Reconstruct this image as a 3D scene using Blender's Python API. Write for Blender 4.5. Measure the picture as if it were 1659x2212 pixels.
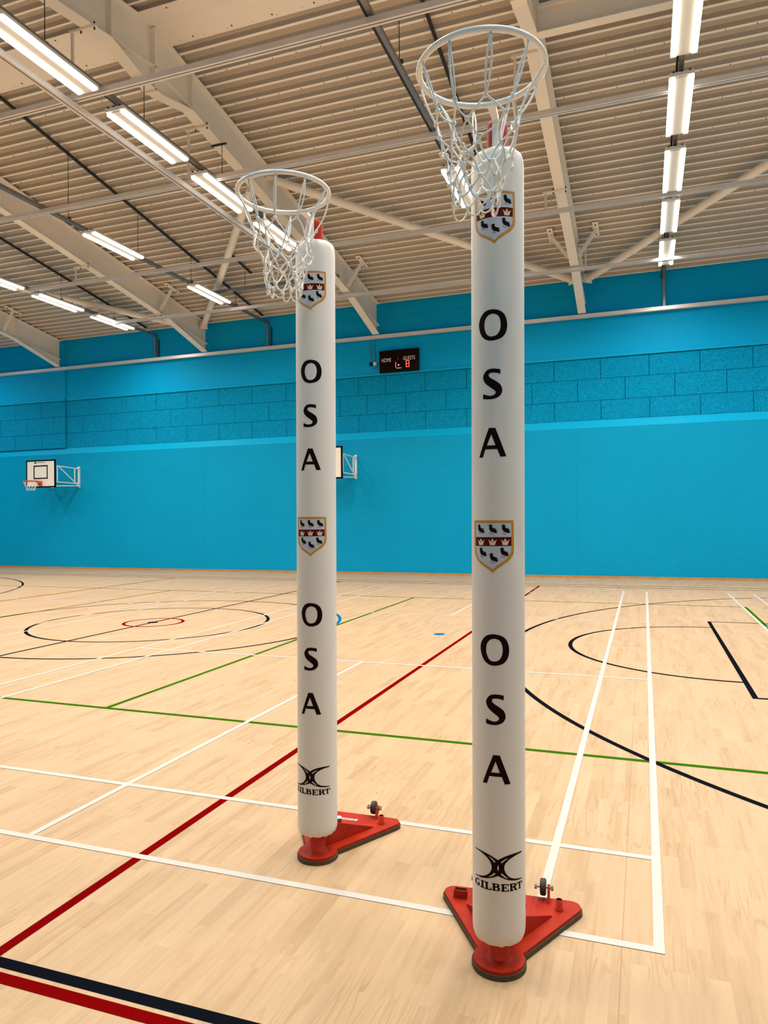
import bpy, bmesh, math, random, json
from mathutils import Vector, Matrix
from mathutils.geometry import tessellate_polygon
random.seed(7)
scene = bpy.context.scene
for o in list(bpy.data.objects):
    bpy.data.objects.remove(o, do_unlink=True)
COL = scene.collection

# ------------------------------------------------------------------ camera
cam_data = bpy.data.cameras.new('camera')
cam = bpy.data.objects.new('camera', cam_data)
COL.objects.link(cam)
YAW, PITCH, ROLL, CAM_H, F_PX = 0.345571157, 0.00774127078, -0.0101979385, 1.61807355, 1560.15882
dv = Vector((-math.sin(YAW) * math.cos(PITCH), math.cos(YAW) * math.cos(PITCH), math.sin(PITCH)))
rv = Vector((math.cos(YAW), math.sin(YAW), 0))
uv = rv.cross(dv)
r2 = math.cos(ROLL) * rv + math.sin(ROLL) * uv
u2 = -math.sin(ROLL) * rv + math.cos(ROLL) * uv
m = Matrix((r2, u2, -dv)).transposed().to_4x4()
m.translation = Vector((0, 0, CAM_H))
cam.matrix_world = m
cam_data.sensor_fit = 'HORIZONTAL'
cam_data.sensor_width = 36.0
cam_data.lens = F_PX / 1659.0 * 36.0
cam_data.clip_start = 0.05
scene.camera = cam

# ------------------------------------------------------------------ world, exposure
world = bpy.data.worlds.new('world')
scene.world = world
world.use_nodes = True
world.node_tree.nodes['Background'].inputs[0].default_value = (1, 0.95, 0.88, 1)
world.node_tree.nodes['Background'].inputs[1].default_value = 0.0
scene.view_settings.view_transform = 'Standard'
scene.view_settings.look = 'None'
scene.view_settings.exposure = 0.0
scene.view_settings.gamma = 1.0
scene.view_settings.use_curve_mapping = False
LAMP_STRENGTH = 4.8      # glowing strip faces
LAMP_WATTS = 42.0        # each strip's downward beam
LAMP_SPREAD = 158.0
LAMP_COLOUR = (1.0, 0.93, 0.83)

# ------------------------------------------------------------------ materials
def new_mat(name):
    mt = bpy.data.materials.new(name)
    mt.use_nodes = True
    nt = mt.node_tree
    return mt, nt, nt.nodes['Principled BSDF']

def plain(name, col, rough=0.5, metal=0.0, noise=0.06, nscale=8.0, bump=0.0, bscale=200.0, spec=0.5):
    mt, nt, b = new_mat(name)
    N = nt.nodes.new
    b.inputs['Roughness'].default_value = rough
    b.inputs['Metallic'].default_value = metal
    b.inputs['Specular IOR Level'].default_value = spec
    tc = N('ShaderNodeTexCoord')
    nz = N('ShaderNodeTexNoise')
    nz.inputs['Scale'].default_value = nscale
    nz.inputs['Detail'].default_value = 4
    nt.links.new(tc.outputs['Object'], nz.inputs['Vector'])
    mx = N('ShaderNodeMix'); mx.data_type = 'RGBA'
    mx.inputs['A'].default_value = (*[c * (1 - noise) for c in col], 1)
    mx.inputs['B'].default_value = (*[min(1, c * (1 + noise)) for c in col], 1)
    nt.links.new(nz.outputs['Fac'], mx.inputs['Factor'])
    nt.links.new(mx.outputs['Result'], b.inputs['Base Color'])
    if bump:
        n2 = N('ShaderNodeTexNoise'); n2.inputs['Scale'].default_value = bscale
        bp = N('ShaderNodeBump'); bp.inputs['Strength'].default_value = bump
        bp.inputs['Distance'].default_value = 0.002
        nt.links.new(tc.outputs['Object'], n2.inputs['Vector'])
        nt.links.new(n2.outputs['Fac'], bp.inputs['Height'])
        nt.links.new(bp.outputs['Normal'], b.inputs['Normal'])
    return mt

def lin(r, g, b):
    f = lambda c: (c / 255 / 12.92) if c / 255 <= 0.04045 else ((c / 255 + 0.055) / 1.055) ** 2.4
    return (f(r), f(g), f(b))

M = {}
M['steel_paint'] = plain('steel_paint', (0.94, 0.84, 0.72), 0.5, 0, 0.05, 3.0)
M['panel_paint'] = plain('panel_paint', (0.95, 0.86, 0.76), 0.5, 0, 0.04, 2.0)
M['galvanised'] = plain('galvanised', (0.86, 0.78, 0.73), 0.38, 0.40, 0.12, 3.0)
M['galv_dull'] = plain('galvanised_dull', (0.30, 0.29, 0.29), 0.4, 0.8, 0.15, 5.0)
M['fixture_white'] = plain('fixture_white', (0.82, 0.80, 0.75), 0.35)
M['dark_metal'] = plain('dark_metal', (0.03, 0.025, 0.022), 0.45, 0.4)
M['black_rubber'] = plain('black_rubber', (0.028, 0.022, 0.018), 0.6)
M['red_paint'] = plain('red_paint', (0.38, 0.022, 0.007), 0.5, 0, 0.4, 14.0, 0.15, 60, spec=0.12)
M['rubber_edge'] = plain('rubber_edge', (0.07, 0.045, 0.018), 0.85, 0, 0.5, 70.0, 0.6, 120)
M['ring_white'] = plain('ring_white', (0.80, 0.78, 0.74), 0.3, 0, 0.04, 20)
M['rope_white'] = plain('rope_white', (0.86, 0.84, 0.80), 0.75, 0, 0.05, 90, 0.5, 900)
M['bolt'] = plain('bolt', (0.45, 0.40, 0.36), 0.3, 0.9)
M['ink'] = plain('ink', (0.008, 0.0008, 0.001), 0.5, 0, 0.02, spec=0.08)
M['gold'] = plain('gold', (0.52, 0.22, 0.010), 0.45, 0, 0.05)
M['field'] = plain('crest_field', (0.46, 0.50, 0.57), 0.45, 0, 0.03)
M['maroon'] = plain('maroon', (0.085, 0.002, 0.002), 0.5, 0, 0.03, spec=0.1)
M['bird_black'] = plain('bird_black', (0.009, 0.002, 0.002), 0.5, 0, 0.02, spec=0.08)
M['bird_leg'] = plain('bird_leg', (0.35, 0.13, 0.07), 0.45, 0, 0.02)
M['crown_cream'] = plain('crown_cream', (0.72, 0.55, 0.36), 0.45, 0, 0.05)
M['board_white'] = plain('board_white', (0.86, 0.80, 0.72), 0.35)
M['black_paint_and_shade'] = plain('black_paint_and_shade', (0.005, 0.002, 0.002), 0.5, spec=0.1)
M['orange_paint'] = plain('orange_paint', (0.66, 0.05, 0.012), 0.4)
M['frame_white'] = plain('frame_white', (0.78, 0.80, 0.80), 0.35)
M['socket_white'] = plain('socket_white', (0.80, 0.76, 0.70), 0.4)
M['display_black'] = plain('display_black', (0.008, 0.001, 0.001), 0.25, spec=0.12)
M['skirting'] = plain('skirting_wood', (0.52, 0.24, 0.075), 0.5, 0, 0.35, 3.0)
M['warm_bounce_band'] = plain('warm_bounce_band', (0.26, 0.15, 0.08), 0.5, 0, 0.2, 2.0)  # for an unseen band, added to warm the light on the sleeves
M['pipe_blue'] = plain('pipe_blue', (0.05, 0.32, 0.45), 0.35, 0.3)
M['label_white'] = plain('label_white', (0.8, 0.78, 0.74), 0.4)

def emis(name, col, s):
    mt = bpy.data.materials.new(name); mt.use_nodes = True
    nt = mt.node_tree; nt.nodes.clear()
    e = nt.nodes.new('ShaderNodeEmission'); o = nt.nodes.new('ShaderNodeOutputMaterial')
    e.inputs[0].default_value = (*col, 1); e.inputs[1].default_value = s
    nt.links.new(e.outputs[0], o.inputs[0])
    return mt
M['lamp'] = emis('lamp', LAMP_COLOUR, LAMP_STRENGTH)
M['led_red'] = emis('led_red', (1.0, 0.10, 0.06), 2.6)
M['led_white'] = emis('led_white', (1.0, 0.8, 0.74), 1.0)
M['text_white'] = plain('text_white', (0.85, 0.78, 0.74), 0.4)

# vinyl of the post sleeves
def vinyl():
    mt, nt, b = new_mat('white_vinyl'); N = nt.nodes.new
    b.inputs['Base Color'].default_value = (0.70, 0.655, 0.61, 1)
    b.inputs['Roughness'].default_value = 0.42
    tc = N('ShaderNodeTexCoord')
    mp = N('ShaderNodeMapping'); mp.inputs['Scale'].default_value = (9, 9, 4)
    nz = N('ShaderNodeTexNoise'); nz.inputs['Scale'].default_value = 1.0; nz.inputs['Detail'].default_value = 3
    n2 = N('ShaderNodeTexNoise'); n2.inputs['Scale'].default_value = 900
    bp = N('ShaderNodeBump'); bp.inputs['Strength'].default_value = 0.25; bp.inputs['Distance'].default_value = 0.006
    b2 = N('ShaderNodeBump'); b2.inputs['Strength'].default_value = 0.06; b2.inputs['Distance'].default_value = 0.001
    L = nt.links.new
    L(tc.outputs['Object'], mp.inputs['Vector']); L(mp.outputs[0], nz.inputs['Vector'])
    L(tc.outputs['Object'], n2.inputs['Vector'])
    L(nz.outputs['Fac'], bp.inputs['Height']); L(n2.outputs['Fac'], b2.inputs['Height'])
    L(bp.outputs[0], b2.inputs['Normal']); L(b2.outputs[0], b.inputs['Normal'])
    return mt
M['vinyl'] = vinyl()

# sprung floor: printed maple strips laid towards the far wall, sheets two metres wide
def floor_mat():
    mt, nt, b = new_mat('maple_floor'); N = nt.nodes.new; L = nt.links.new
    tc = N('ShaderNodeTexCoord')
    rot = N('ShaderNodeMapping'); rot.inputs['Rotation'].default_value = (0, 0, math.pi / 2)
    L(tc.outputs['Object'], rot.inputs['Vector'])
    def brick(w, hgt, seed, c1, c2, off):
        br = N('ShaderNodeTexBrick')
        br.inputs['Scale'].default_value = 1.0
        br.inputs['Brick Width'].default_value = w
        br.inputs['Row Height'].default_value = hgt
        br.inputs['Mortar Size'].default_value = 0.0
        br.inputs['Color1'].default_value = (*c1, 1)
        br.inputs['Color2'].default_value = (*c2, 1)
        br.inputs['Bias'].default_value = 0.0
        br.offset = off; br.offset_frequency = 2
        mp = N('ShaderNodeMapping'); mp.inputs['Location'].default_value = (seed, seed * 1.7, 0)
        L(rot.outputs[0], mp.inputs['Vector']); L(mp.outputs[0], br.inputs['Vector'])
        return br
    b1 = brick(0.46, 0.0655, 0.0, (0.62, 0.62, 0.62), (1, 1, 1), 0.37)
    b2 = brick(0.92, 0.0655, 0.0, (0.70, 0.70, 0.70), (1, 1, 1), 0.61)
    # random shift for the grain from the strip value
    grain_map = N('ShaderNodeMapping'); grain_map.inputs['Scale'].default_value = (2.2, 30.0, 1)
    addv = N('ShaderNodeVectorMath'); addv.operation = 'ADD'
    sc = N('ShaderNodeVectorMath'); sc.operation = 'SCALE'; sc.inputs['Scale'].default_value = 19.0
    L(b1.outputs['Color'], sc.inputs[0]); L(rot.outputs[0], addv.inputs[0]); L(sc.outputs[0], addv.inputs[1])
    L(addv.outputs[0], grain_map.inputs['Vector'])
    g = N('ShaderNodeTexNoise'); g.inputs['Scale'].default_value = 1.0; g.inputs['Detail'].default_value = 6
    g.inputs['Roughness'].default_value = 0.6
    L(grain_map.outputs[0], g.inputs['Vector'])
    wv_map = N('ShaderNodeMapping'); wv_map.inputs['Scale'].default_value = (0.55, 7.0, 1)
    L(addv.outputs[0], wv_map.inputs['Vector'])
    wn = N('ShaderNodeTexNoise'); wn.inputs['Scale'].default_value = 1.3; wn.inputs['Detail'].default_value = 1.5
    L(wv_map.outputs[0], wn.inputs['Vector'])
    mul = N('ShaderNodeMath'); mul.operation = 'MULTIPLY'; mul.inputs[1].default_value = 26.0
    L(wn.outputs['Fac'], mul.inputs[0])
    fr = N('ShaderNodeMath'); fr.operation = 'PINGPONG'; fr.inputs[1].default_value = 1.0
    L(mul.outputs[0], fr.inputs[0])
    line = N('ShaderNodeMapRange'); line.inputs['From Min'].default_value = 0.0; line.inputs['From Max'].default_value = 0.3
    line.inputs['To Min'].default_value = 0.0; line.inputs['To Max'].default_value = 1.0
    L(fr.outputs[0], line.inputs['Value'])
    big = N('ShaderNodeTexNoise'); big.inputs['Scale'].default_value = 1.7; big.inputs['Detail'].default_value = 2
    L(tc.outputs['Object'], big.inputs['Vector'])
    gate = N('ShaderNodeMapRange'); gate.inputs['From Min'].default_value = 0.46; gate.inputs['From Max'].default_value = 0.62
    L(big.outputs['Fac'], gate.inputs['Value'])
    # tone = mix of strip values and grain
    def mixf(a, bb, f):
        mm = N('ShaderNodeMix'); mm.data_type = 'FLOAT'; mm.inputs['Factor'].default_value = f
        L(a, mm.inputs['A']); L(bb, mm.inputs['B']); return mm.outputs['Result']
    s1 = N('ShaderNodeSeparateColor'); L(b1.outputs['Color'], s1.inputs[0])
    s2 = N('ShaderNodeSeparateColor'); L(b2.outputs['Color'], s2.inputs[0])
    v = mixf(s1.outputs[0], s2.outputs[0], 0.45)
    v = mixf(v, g.outputs['Fac'], 0.42)
    ramp = N('ShaderNodeValToRGB')
    e = ramp.color_ramp.elements
    e[0].position = 0.47; e[0].color = (0.38, 0.235, 0.11, 1)
    e[1].position = 0.84; e[1].color = (0.57, 0.395, 0.235, 1)
    e2 = ramp.color_ramp.elements.new(0.68); e2.color = (0.51, 0.345, 0.20, 1)
    L(v, ramp.inputs['Fac'])
    inv = N('ShaderNodeMath'); inv.operation = 'SUBTRACT'; inv.inputs[0].default_value = 1.0
    L(line.outputs[0], inv.inputs[1])
    am = N('ShaderNodeMath'); am.operation = 'MULTIPLY'
    L(inv.outputs[0], am.inputs[0]); L(gate.outputs[0], am.inputs[1])
    am2 = N('ShaderNodeMath'); am2.operation = 'MULTIPLY'; am2.inputs[1].default_value = 0.60
    L(am.outputs[0], am2.inputs[0])
    m1 = N('ShaderNodeMix'); m1.data_type = 'RGBA'; m1.inputs['B'].default_value = (0.37, 0.22, 0.10, 1)
    L(am2.outputs[0], m1.inputs['Factor']); L(ramp.outputs[0], m1.inputs['A'])
    # sheet seams
    sx = N('ShaderNodeSeparateXYZ'); L(tc.outputs['Object'], sx.inputs[0])
    ad = N('ShaderNodeMath'); ad.operation = 'ADD'; ad.inputs[1].default_value = 0.10 + 2.02 * 20
    L(sx.outputs['X'], ad.inputs[0])
    md = N('ShaderNodeMath'); md.operation = 'MODULO'; md.inputs[1].default_value = 2.02
    L(ad.outputs[0], md.inputs[0])
    lt = N('ShaderNodeMath'); lt.operation = 'LESS_THAN'; lt.inputs[1].default_value = 0.0045
    L(md.outputs[0], lt.inputs[0])
    ls = N('ShaderNodeMath'); ls.operation = 'MULTIPLY'; ls.inputs[1].default_value = 0.6
    L(lt.outputs[0], ls.inputs[0])
    m2 = N('ShaderNodeMix'); m2.data_type = 'RGBA'; m2.inputs['B'].default_value = (0.33, 0.19, 0.09, 1)
    L(ls.outputs[0], m2.inputs['Factor']); L(m1.outputs['Result'], m2.inputs['A'])
    L(m2.outputs['Result'], b.inputs['Base Color'])
    b.inputs['Roughness'].default_value = 0.46
    b.inputs['Specular IOR Level'].default_value = 0.22
    return mt
M['floor'] = floor_mat()

BLUE = (0.002, 0.27, 0.50)
def block_wall():
    mt, nt, b = new_mat('blue_blockwork'); N = nt.nodes.new; L = nt.links.new
    tc = N('ShaderNodeTexCoord')
    sw = N('ShaderNodeSeparateXYZ'); L(tc.outputs['Object'], sw.inputs[0])
    cb = N('ShaderNodeCombineXYZ'); L(sw.outputs['X'], cb.inputs['X']); L(sw.outputs['Z'], cb.inputs['Y'])
    br = N('ShaderNodeTexBrick'); br.inputs['Scale'].default_value = 1.0
    br.inputs['Brick Width'].default_value = 60.0; br.inputs['Row Height'].default_value = 0.225
    br.inputs['Mortar Size'].default_value = 0.006; br.inputs['Mortar Smooth'].default_value = 0.4
    br.inputs['Color1'].default_value = (0.90, 0.90, 0.90, 1); br.inputs['Color2'].default_value = (1, 1, 1, 1)
    br.inputs['Mortar'].default_value = (1, 1, 1, 1)
    L(cb.outputs[0], br.inputs['Vector'])
    nz = N('ShaderNodeTexNoise'); nz.inputs['Scale'].default_value = 0.9; nz.inputs['Detail'].default_value = 3
    L(tc.outputs['Object'], nz.inputs['Vector'])
    mx = N('ShaderNodeMix'); mx.data_type = 'RGBA'
    mx.inputs['A'].default_value = (0.0006, 0.30, 0.55, 1); mx.inputs['B'].default_value = (0.0008, 0.34, 0.61, 1)
    L(nz.outputs['Fac'], mx.inputs['Factor'])
    # a touch lighter along the horizontal joints
    gt = N('ShaderNodeMapRange'); gt.inputs['From Min'].default_value = 0.45; gt.inputs['From Max'].default_value = 0.6
    n3 = N('ShaderNodeTexNoise'); n3.inputs['Scale'].default_value = 1.6
    L(cb.outputs[0], n3.inputs['Vector']); L(n3.outputs['Fac'], gt.inputs['Value'])
    mf = N('ShaderNodeMath'); mf.operation = 'MULTIPLY'; L(br.outputs['Fac'], mf.inputs[0]); L(gt.outputs[0], mf.inputs[1])
    mf2 = N('ShaderNodeMath'); mf2.operation = 'MULTIPLY'; mf2.inputs[1].default_value = 0.45; L(mf.outputs[0], mf2.inputs[0])
    m2 = N('ShaderNodeMix'); m2.data_type = 'RGBA'; m2.inputs['B'].default_value = (0.003, 0.42, 0.72, 1)
    L(mf2.outputs[0], m2.inputs['Factor']); L(mx.outputs['Result'], m2.inputs['A'])
    L(m2.outputs['Result'], b.inputs['Base Color'])
    bp = N('ShaderNodeBump'); bp.inputs['Strength'].default_value = 0.25; bp.inputs['Distance'].default_value = 0.003
    bp.invert = True
    L(br.outputs['Fac'], bp.inputs['Height'])
    n2 = N('ShaderNodeTexNoise'); n2.inputs['Scale'].default_value = 90
    L(tc.outputs['Object'], n2.inputs['Vector'])
    b2 = N('ShaderNodeBump'); b2.inputs['Strength'].default_value = 0.2; b2.inputs['Distance'].default_value = 0.003
    L(n2.outputs['Fac'], b2.inputs['Height']); L(bp.outputs[0], b2.inputs['Normal'])
    L(b2.outputs[0], b.inputs['Normal'])
    b.inputs['Roughness'].default_value = 0.55
    b.inputs['Specular IOR Level'].default_value = 0.10
    return mt
M['block'] = block_wall()
M['blue_smooth'] = plain('blue_plasterboard', (0.0006, 0.39, 0.76), 0.55, 0, 0.03, 0.7, spec=0.08)
M['blue_trim'] = plain('blue_trim', (0.0008, 0.40, 0.70), 0.5, 0, 0.03, 0.7, spec=0.08)
def woodwool():
    mt, nt, b = new_mat('blue_woodwool'); N = nt.nodes.new; L = nt.links.new
    tc = N('ShaderNodeTexCoord')
    nz = N('ShaderNodeTexNoise'); nz.inputs['Scale'].default_value = 26; nz.inputs['Detail'].default_value = 5
    nz.inputs['Distortion'].default_value = 2.5
    L(tc.outputs['Object'], nz.inputs['Vector'])
    rp = N('ShaderNodeValToRGB'); e = rp.color_ramp.elements
    e[0].position = 0.36; e[0].color = (0.0004, 0.17, 0.35, 1)
    e[1].position = 0.62; e[1].color = (0.0008, 0.38, 0.68, 1)
    L(nz.outputs['Fac'], rp.inputs['Fac']); L(rp.outputs[0], b.inputs['Base Color'])
    bp = N('ShaderNodeBump'); bp.inputs['Strength'].default_value = 0.8; bp.inputs['Distance'].default_value = 0.01
    L(nz.outputs['Fac'], bp.inputs['Height']); L(bp.outputs[0], b.inputs['Normal'])
    b.inputs['Roughness'].default_value = 0.9
    b.inputs['Specular IOR Level'].default_value = 0.1
    return mt
M['woodwool'] = woodwool()
M['joint_blue'] = plain('joint_blue', (0.0006, 0.25, 0.47), 0.6, spec=0.1)
M['groove'] = plain('groove_dark', (0.0005, 0.045, 0.10), 0.9, spec=0.0)
M['liner'] = plain('liner_paint', (0.95, 0.89, 0.80), 0.42, 0, 0.03, 2.0)
def perforated():
    mt, nt, b = new_mat('perforated_liner'); N = nt.nodes.new; L = nt.links.new
    tc = N('ShaderNodeTexCoord')
    vo = N('ShaderNodeTexNoise'); vo.inputs['Scale'].default_value = 45; vo.inputs['Detail'].default_value = 3
    L(tc.outputs['Object'], vo.inputs['Vector'])
    rp = N('ShaderNodeValToRGB'); e = rp.color_ramp.elements
    e[0].position = 0.30; e[0].color = (0.46, 0.395, 0.325, 1)
    e[1].position = 0.70; e[1].color = (0.53, 0.455, 0.38, 1)
    L(vo.outputs['Fac'], rp.inputs['Fac'])
    L(rp.outputs[0], b.inputs['Base Color'])
    b.inputs['Roughness'].default_value = 0.5
    b.inputs['Specular IOR Level'].default_value = 0.3
    return mt
M['perforated'] = perforated()
M['liner_mid'] = plain('liner_crease', (0.66, 0.56, 0.45), 0.5, 0, 0.05, 4)
M['line_white'] = plain('line_white', (0.555, 0.53, 0.49), 0.5, 0, 0.03, 6, spec=0.2)
M['line_black'] = plain('line_black', (0.005, 0.006, 0.010), 0.75, 0, 0.05, 6, spec=0.0)
M['line_red'] = plain('line_red', (0.17, 0.0015, 0.002), 0.75, 0, 0.08, 4, spec=0.0)
M['line_green'] = plain('line_green', (0.030, 0.115, 0.002), 0.75, 0, 0.08, 4, spec=0.0)
M['line_blue'] = plain('line_blue', (0.001, 0.12, 0.33), 0.75, 0, 0.05, 4, spec=0.0)

# ------------------------------------------------------------------ mesh builder
class MB:
    def __init__(s):
        s.v = []; s.f = []; s.mi = []; s.sm = []
        s.mats = []
    def mat(s, name):
        if name not in s.mats: s.mats.append(name)
        return s.mats.index(name)
    def add(s, vs, fs, mat, smooth=False):
        k = len(s.v); i = s.mat(mat)
        s.v += [tuple(p) for p in vs]
        for f in fs:
            s.f.append([a + k for a in f]); s.mi.append(i); s.sm.append(smooth)
        return s
    def box(s, x0, x1, y0, y1, z0, z1, mat):
        vs = [(x, y, z) for x in (x0, x1) for y in (y0, y1) for z in (z0, z1)]
        fs = [(0, 1, 3, 2), (4, 6, 7, 5), (0, 4, 5, 1), (2, 3, 7, 6), (0, 2, 6, 4), (1, 5, 7, 3)]
        return s.add(vs, fs, mat)
    def obox(s, p, q, w, h, mat, up=(0, 0, 1), ext=0.0):
        p = Vector(p); q = Vector(q); d = (q - p).normalized(); p = p - d * ext; q = q + d * ext
        up = Vector(up); sd = d.cross(up)
        if sd.length < 1e-5: sd = d.cross(Vector((1, 0, 0)))
        sd.normalize(); un = sd.cross(d).normalized()
        vs = [c + sd * (a * w / 2) + un * (b * h / 2) for c in (p, q) for a, b in ((-1, -1), (1, -1), (1, 1), (-1, 1))]
        fs = [(3, 2, 1, 0), (4, 5, 6, 7), (0, 1, 5, 4), (1, 2, 6, 5), (2, 3, 7, 6), (3, 0, 4, 7)]
        return s.add(vs, fs, mat)
    def tube(s, pts, r, mat, n=10, closed=False, caps=True):
        pts = [Vector(p) for p in pts]; N = len(pts)
        rs = r if isinstance(r, (list, tuple)) else [r] * N
        vs = []; prev = None
        for i, p in enumerate(pts):
            if closed: d = pts[(i + 1) % N] - pts[i - 1]
            else: d = pts[min(i + 1, N - 1)] - pts[max(i - 1, 0)]
            if d.length < 1e-9: d = Vector((0, 0, 1))
            d.normalize()
            if prev is None:
                a = Vector((0, 0, 1)) if abs(d.z) < 0.9 else Vector((1, 0, 0))
                e1 = d.cross(a).normalized()
            else:
                e1 = prev - d * prev.dot(d)
                if e1.length < 1e-6: e1 = d.cross(Vector((1, 0, 0)))
                e1.normalize()
            prev = e1; e2 = d.cross(e1)
            for k in range(n):
                t = 2 * math.pi * k / n
                vs.append(p + (e1 * math.cos(t) + e2 * math.sin(t)) * rs[i])
        fs = []
        for i in range(N if closed else N - 1):
            a = i * n; b = ((i + 1) % N) * n
            for k in range(n):
                fs.append((a + k, a + (k + 1) % n, b + (k + 1) % n, b + k))
        s.add(vs, fs, mat, True)
        if caps and not closed:
            s.add(vs[:n], [tuple(range(n))[::-1]], mat); s.add(vs[-n:], [tuple(range(n))], mat)
        return s
    def lathe(s, prof, mat, n=48, c=(0, 0, 0), axis='Z', smooth=True):
        vs = []
        for r, z in prof:
            for k in range(n):
                t = 2 * math.pi * k / n
                if axis == 'Z': vs.append((c[0] + r * math.cos(t), c[1] + r * math.sin(t), c[2] + z))
                else: vs.append((c[0] + z, c[1] + r * math.cos(t), c[2] + r * math.sin(t)))
        fs = []
        for i in range(len(prof) - 1):
            for k in range(n):
                fs.append((i * n + k, i * n + (k + 1) % n, (i + 1) * n + (k + 1) % n, (i + 1) * n + k))
        return s.add(vs, fs, mat, smooth)
    def prism(s, poly, z0, z1, mat, holes=()):
        # poly in XY, extruded in Z
        loops = [list(poly)] + [list(h) for h in holes]
        flat = [p for l in loops for p in l]
        tris = tessellate_polygon([[Vector((p[0], p[1], 0)) for p in l] for l in loops])
        n = len(flat)
        vs = [(p[0], p[1], z0) for p in flat] + [(p[0], p[1], z1) for p in flat]
        fs = [tuple(t) for t in tris] + [tuple(a + n for a in reversed(t)) for t in tris]
        k = 0
        for l in loops:
            m_ = len(l)
            for i in range(m_):
                a = k + i; b = k + (i + 1) % m_
                fs.append((a, b, b + n, a + n))
            k += m_
        return s.add(vs, fs, mat)
    def build(s, name, parent=None, recalc=True, bevel=0.0, xf=None):
        me = bpy.data.meshes.new(name)
        vs = s.v
        if xf: vs = [xf(p) for p in vs]
        me.from_pydata([tuple(p) for p in vs], [], s.f)
        for mn in s.mats: me.materials.append(M[mn])
        me.polygons.foreach_set('material_index', s.mi)
        me.polygons.foreach_set('use_smooth', s.sm)
        if recalc:
            bm = bmesh.new(); bm.from_mesh(me)
            bmesh.ops.recalc_face_normals(bm, faces=bm.faces)
            bm.to_mesh(me); bm.free()
        me.update()
        o = bpy.data.objects.new(name, me); COL.objects.link(o)
        if bevel:
            bv = o.modifiers.new('bevel', 'BEVEL'); bv.width = bevel; bv.segments = 2; bv.limit_method = 'ANGLE'
        if parent: o.parent = parent
        return o

def tag(o, label=None, cat=None, group=None, kind=None):
    if label: o['label'] = label
    if cat: o['category'] = cat
    if group: o['group'] = group
    if kind: o['kind'] = kind
    return o
def empty(name, loc=(0, 0, 0), rz=0.0):
    o = bpy.data.objects.new(name, None); COL.objects.link(o)
    o.location = loc; o.rotation_euler = (0, 0, rz); o.empty_display_size = 0.2
    return o
def copy_tree(o, parent=None):
    c = o.copy(); COL.objects.link(c)
    if parent is not None: c.parent = parent
    for ch in list(o.children): copy_tree(ch, c)
    return c

# ------------------------------------------------------------------ the hall
XL, XR, YN, YF = -23.4, 9.4, -0.80, 19.40
RIDGE = 9.33
def roof_z(y): return 7.75 + 0.155 * (YF - y) if y >= RIDGE else 7.75 + 0.155 * (YF - (2 * RIDGE - y))

fl = MB(); fl.box(XL, XR, YN - 0.2, YF + 0.2, -0.2, 0.0, 'floor')
floor = tag(fl.build('floor'), kind='structure', label='pale maple strip sports floor with coloured court lines')

# court markings: thin paint laid on the floor
def rect(mb, x0, x1, y0, y1, z, mat):
    x0, x1 = sorted((x0, x1)); mb.add([(x0, y0, z), (x1, y0, z), (x1, y1, z), (x0, y1, z)], [(0, 1, 2, 3)], mat)
def arc(mb, cx, cy, r, w, a0, a1, z, mat, n=96):
    vs = []; fs = []
    full = abs(a1 - a0 - 360) < 1e-6
    for i in range(n + 1):
        t = math.radians(a0 + (a1 - a0) * i / n)
        for rr in (r - w / 2, r + w / 2): vs.append((cx + rr * math.cos(t), cy + rr * math.sin(t), z))
    for i in range(n): fs.append((2 * i, 2 * i + 1, 2 * i + 3, 2 * i + 2))
    mb.add(vs, fs, mat)
ZG, ZK, ZR, ZB, ZW = 0.0004, 0.0008, 0.0012, 0.0016, 0.0020
g = MB()
rect(g, -16.35, 1.66, 5.03, 5.08, ZG, 'line_green'); rect(g, -16.35, 1.66, 13.90, 13.95, ZG, 'line_green')
for x in (-16.35, -10.25, -4.41, 1.61): rect(g, x, x + 0.05, 5.03, 13.95, ZG + 0.0001, 'line_green')
rect(g, 1.9, 2.6, 13.85, 13.90, ZG, 'line_green')
tag(g.build('volleyball_lines', floor), 'green volleyball court lines')
k = MB()
rect(k, XL + 1, 6.7, 2.00, 2.05, ZK, 'line_black'); rect(k, XL + 1, 6.7, 16.94, 16.99, ZK, 'line_black')
rect(k, -7.345, -7.295, 2.0, 16.99, ZK + 0.0001, 'line_black')
arc(k, -7.32, 9.5, 1.8, 0.05, 0, 360, ZK, 'line_black', 128)
for sx in (1, -1):
    fx = -7.32 + sx * 8.22
    rect(k, fx - 0.025, fx + 0.025, 7.045, 11.925, ZK + 0.0001, 'line_black')
    bx = -7.32 + sx * 14.02
    rect(k, fx, bx, 7.045, 7.095, ZK, 'line_black'); rect(k, fx, bx, 11.875, 11.925, ZK, 'line_black')
    a = 90 if sx > 0 else -90
    arc(k, fx, 9.5, 1.8, 0.05, a, a + 180, ZK, 'line_black')
    a3 = 102 if sx > 0 else -78
    arc(k, -7.32 + sx * 12.44, 9.5, 6.75, 0.05, a3, a3 + 156, ZK, 'line_black', 128)
arc(k, -7.32, 9.5, 0.04, 0.08, 0, 360, ZK + 0.0002, 'line_black', 24)
tag(k.build('basketball_lines', floor), 'black basketball court lines and arcs')
rd = MB()
rect(rd, XL + 1, 8.0, 1.93, 1.98, ZR, 'line_red'); rect(rd, XL + 1, 8.0, 17.39, 17.44, ZR, 'line_red')
for x in (-2.325, -12.34): rect(rd, x, x + 0.05, 2.05, 17.0, ZR, 'line_red')
arc(rd, -7.31, 9.51, 0.45, 0.05, 0, 360, ZR, 'line_red', 64)
tag(rd.build('netball_lines', floor), 'dark red netball court lines and small centre circle')
bl = MB()
arc(bl, -7.32, 9.5, 2.95, 0.05, 56, 360, ZK + 0.0002, 'line_black', 160)
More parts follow.
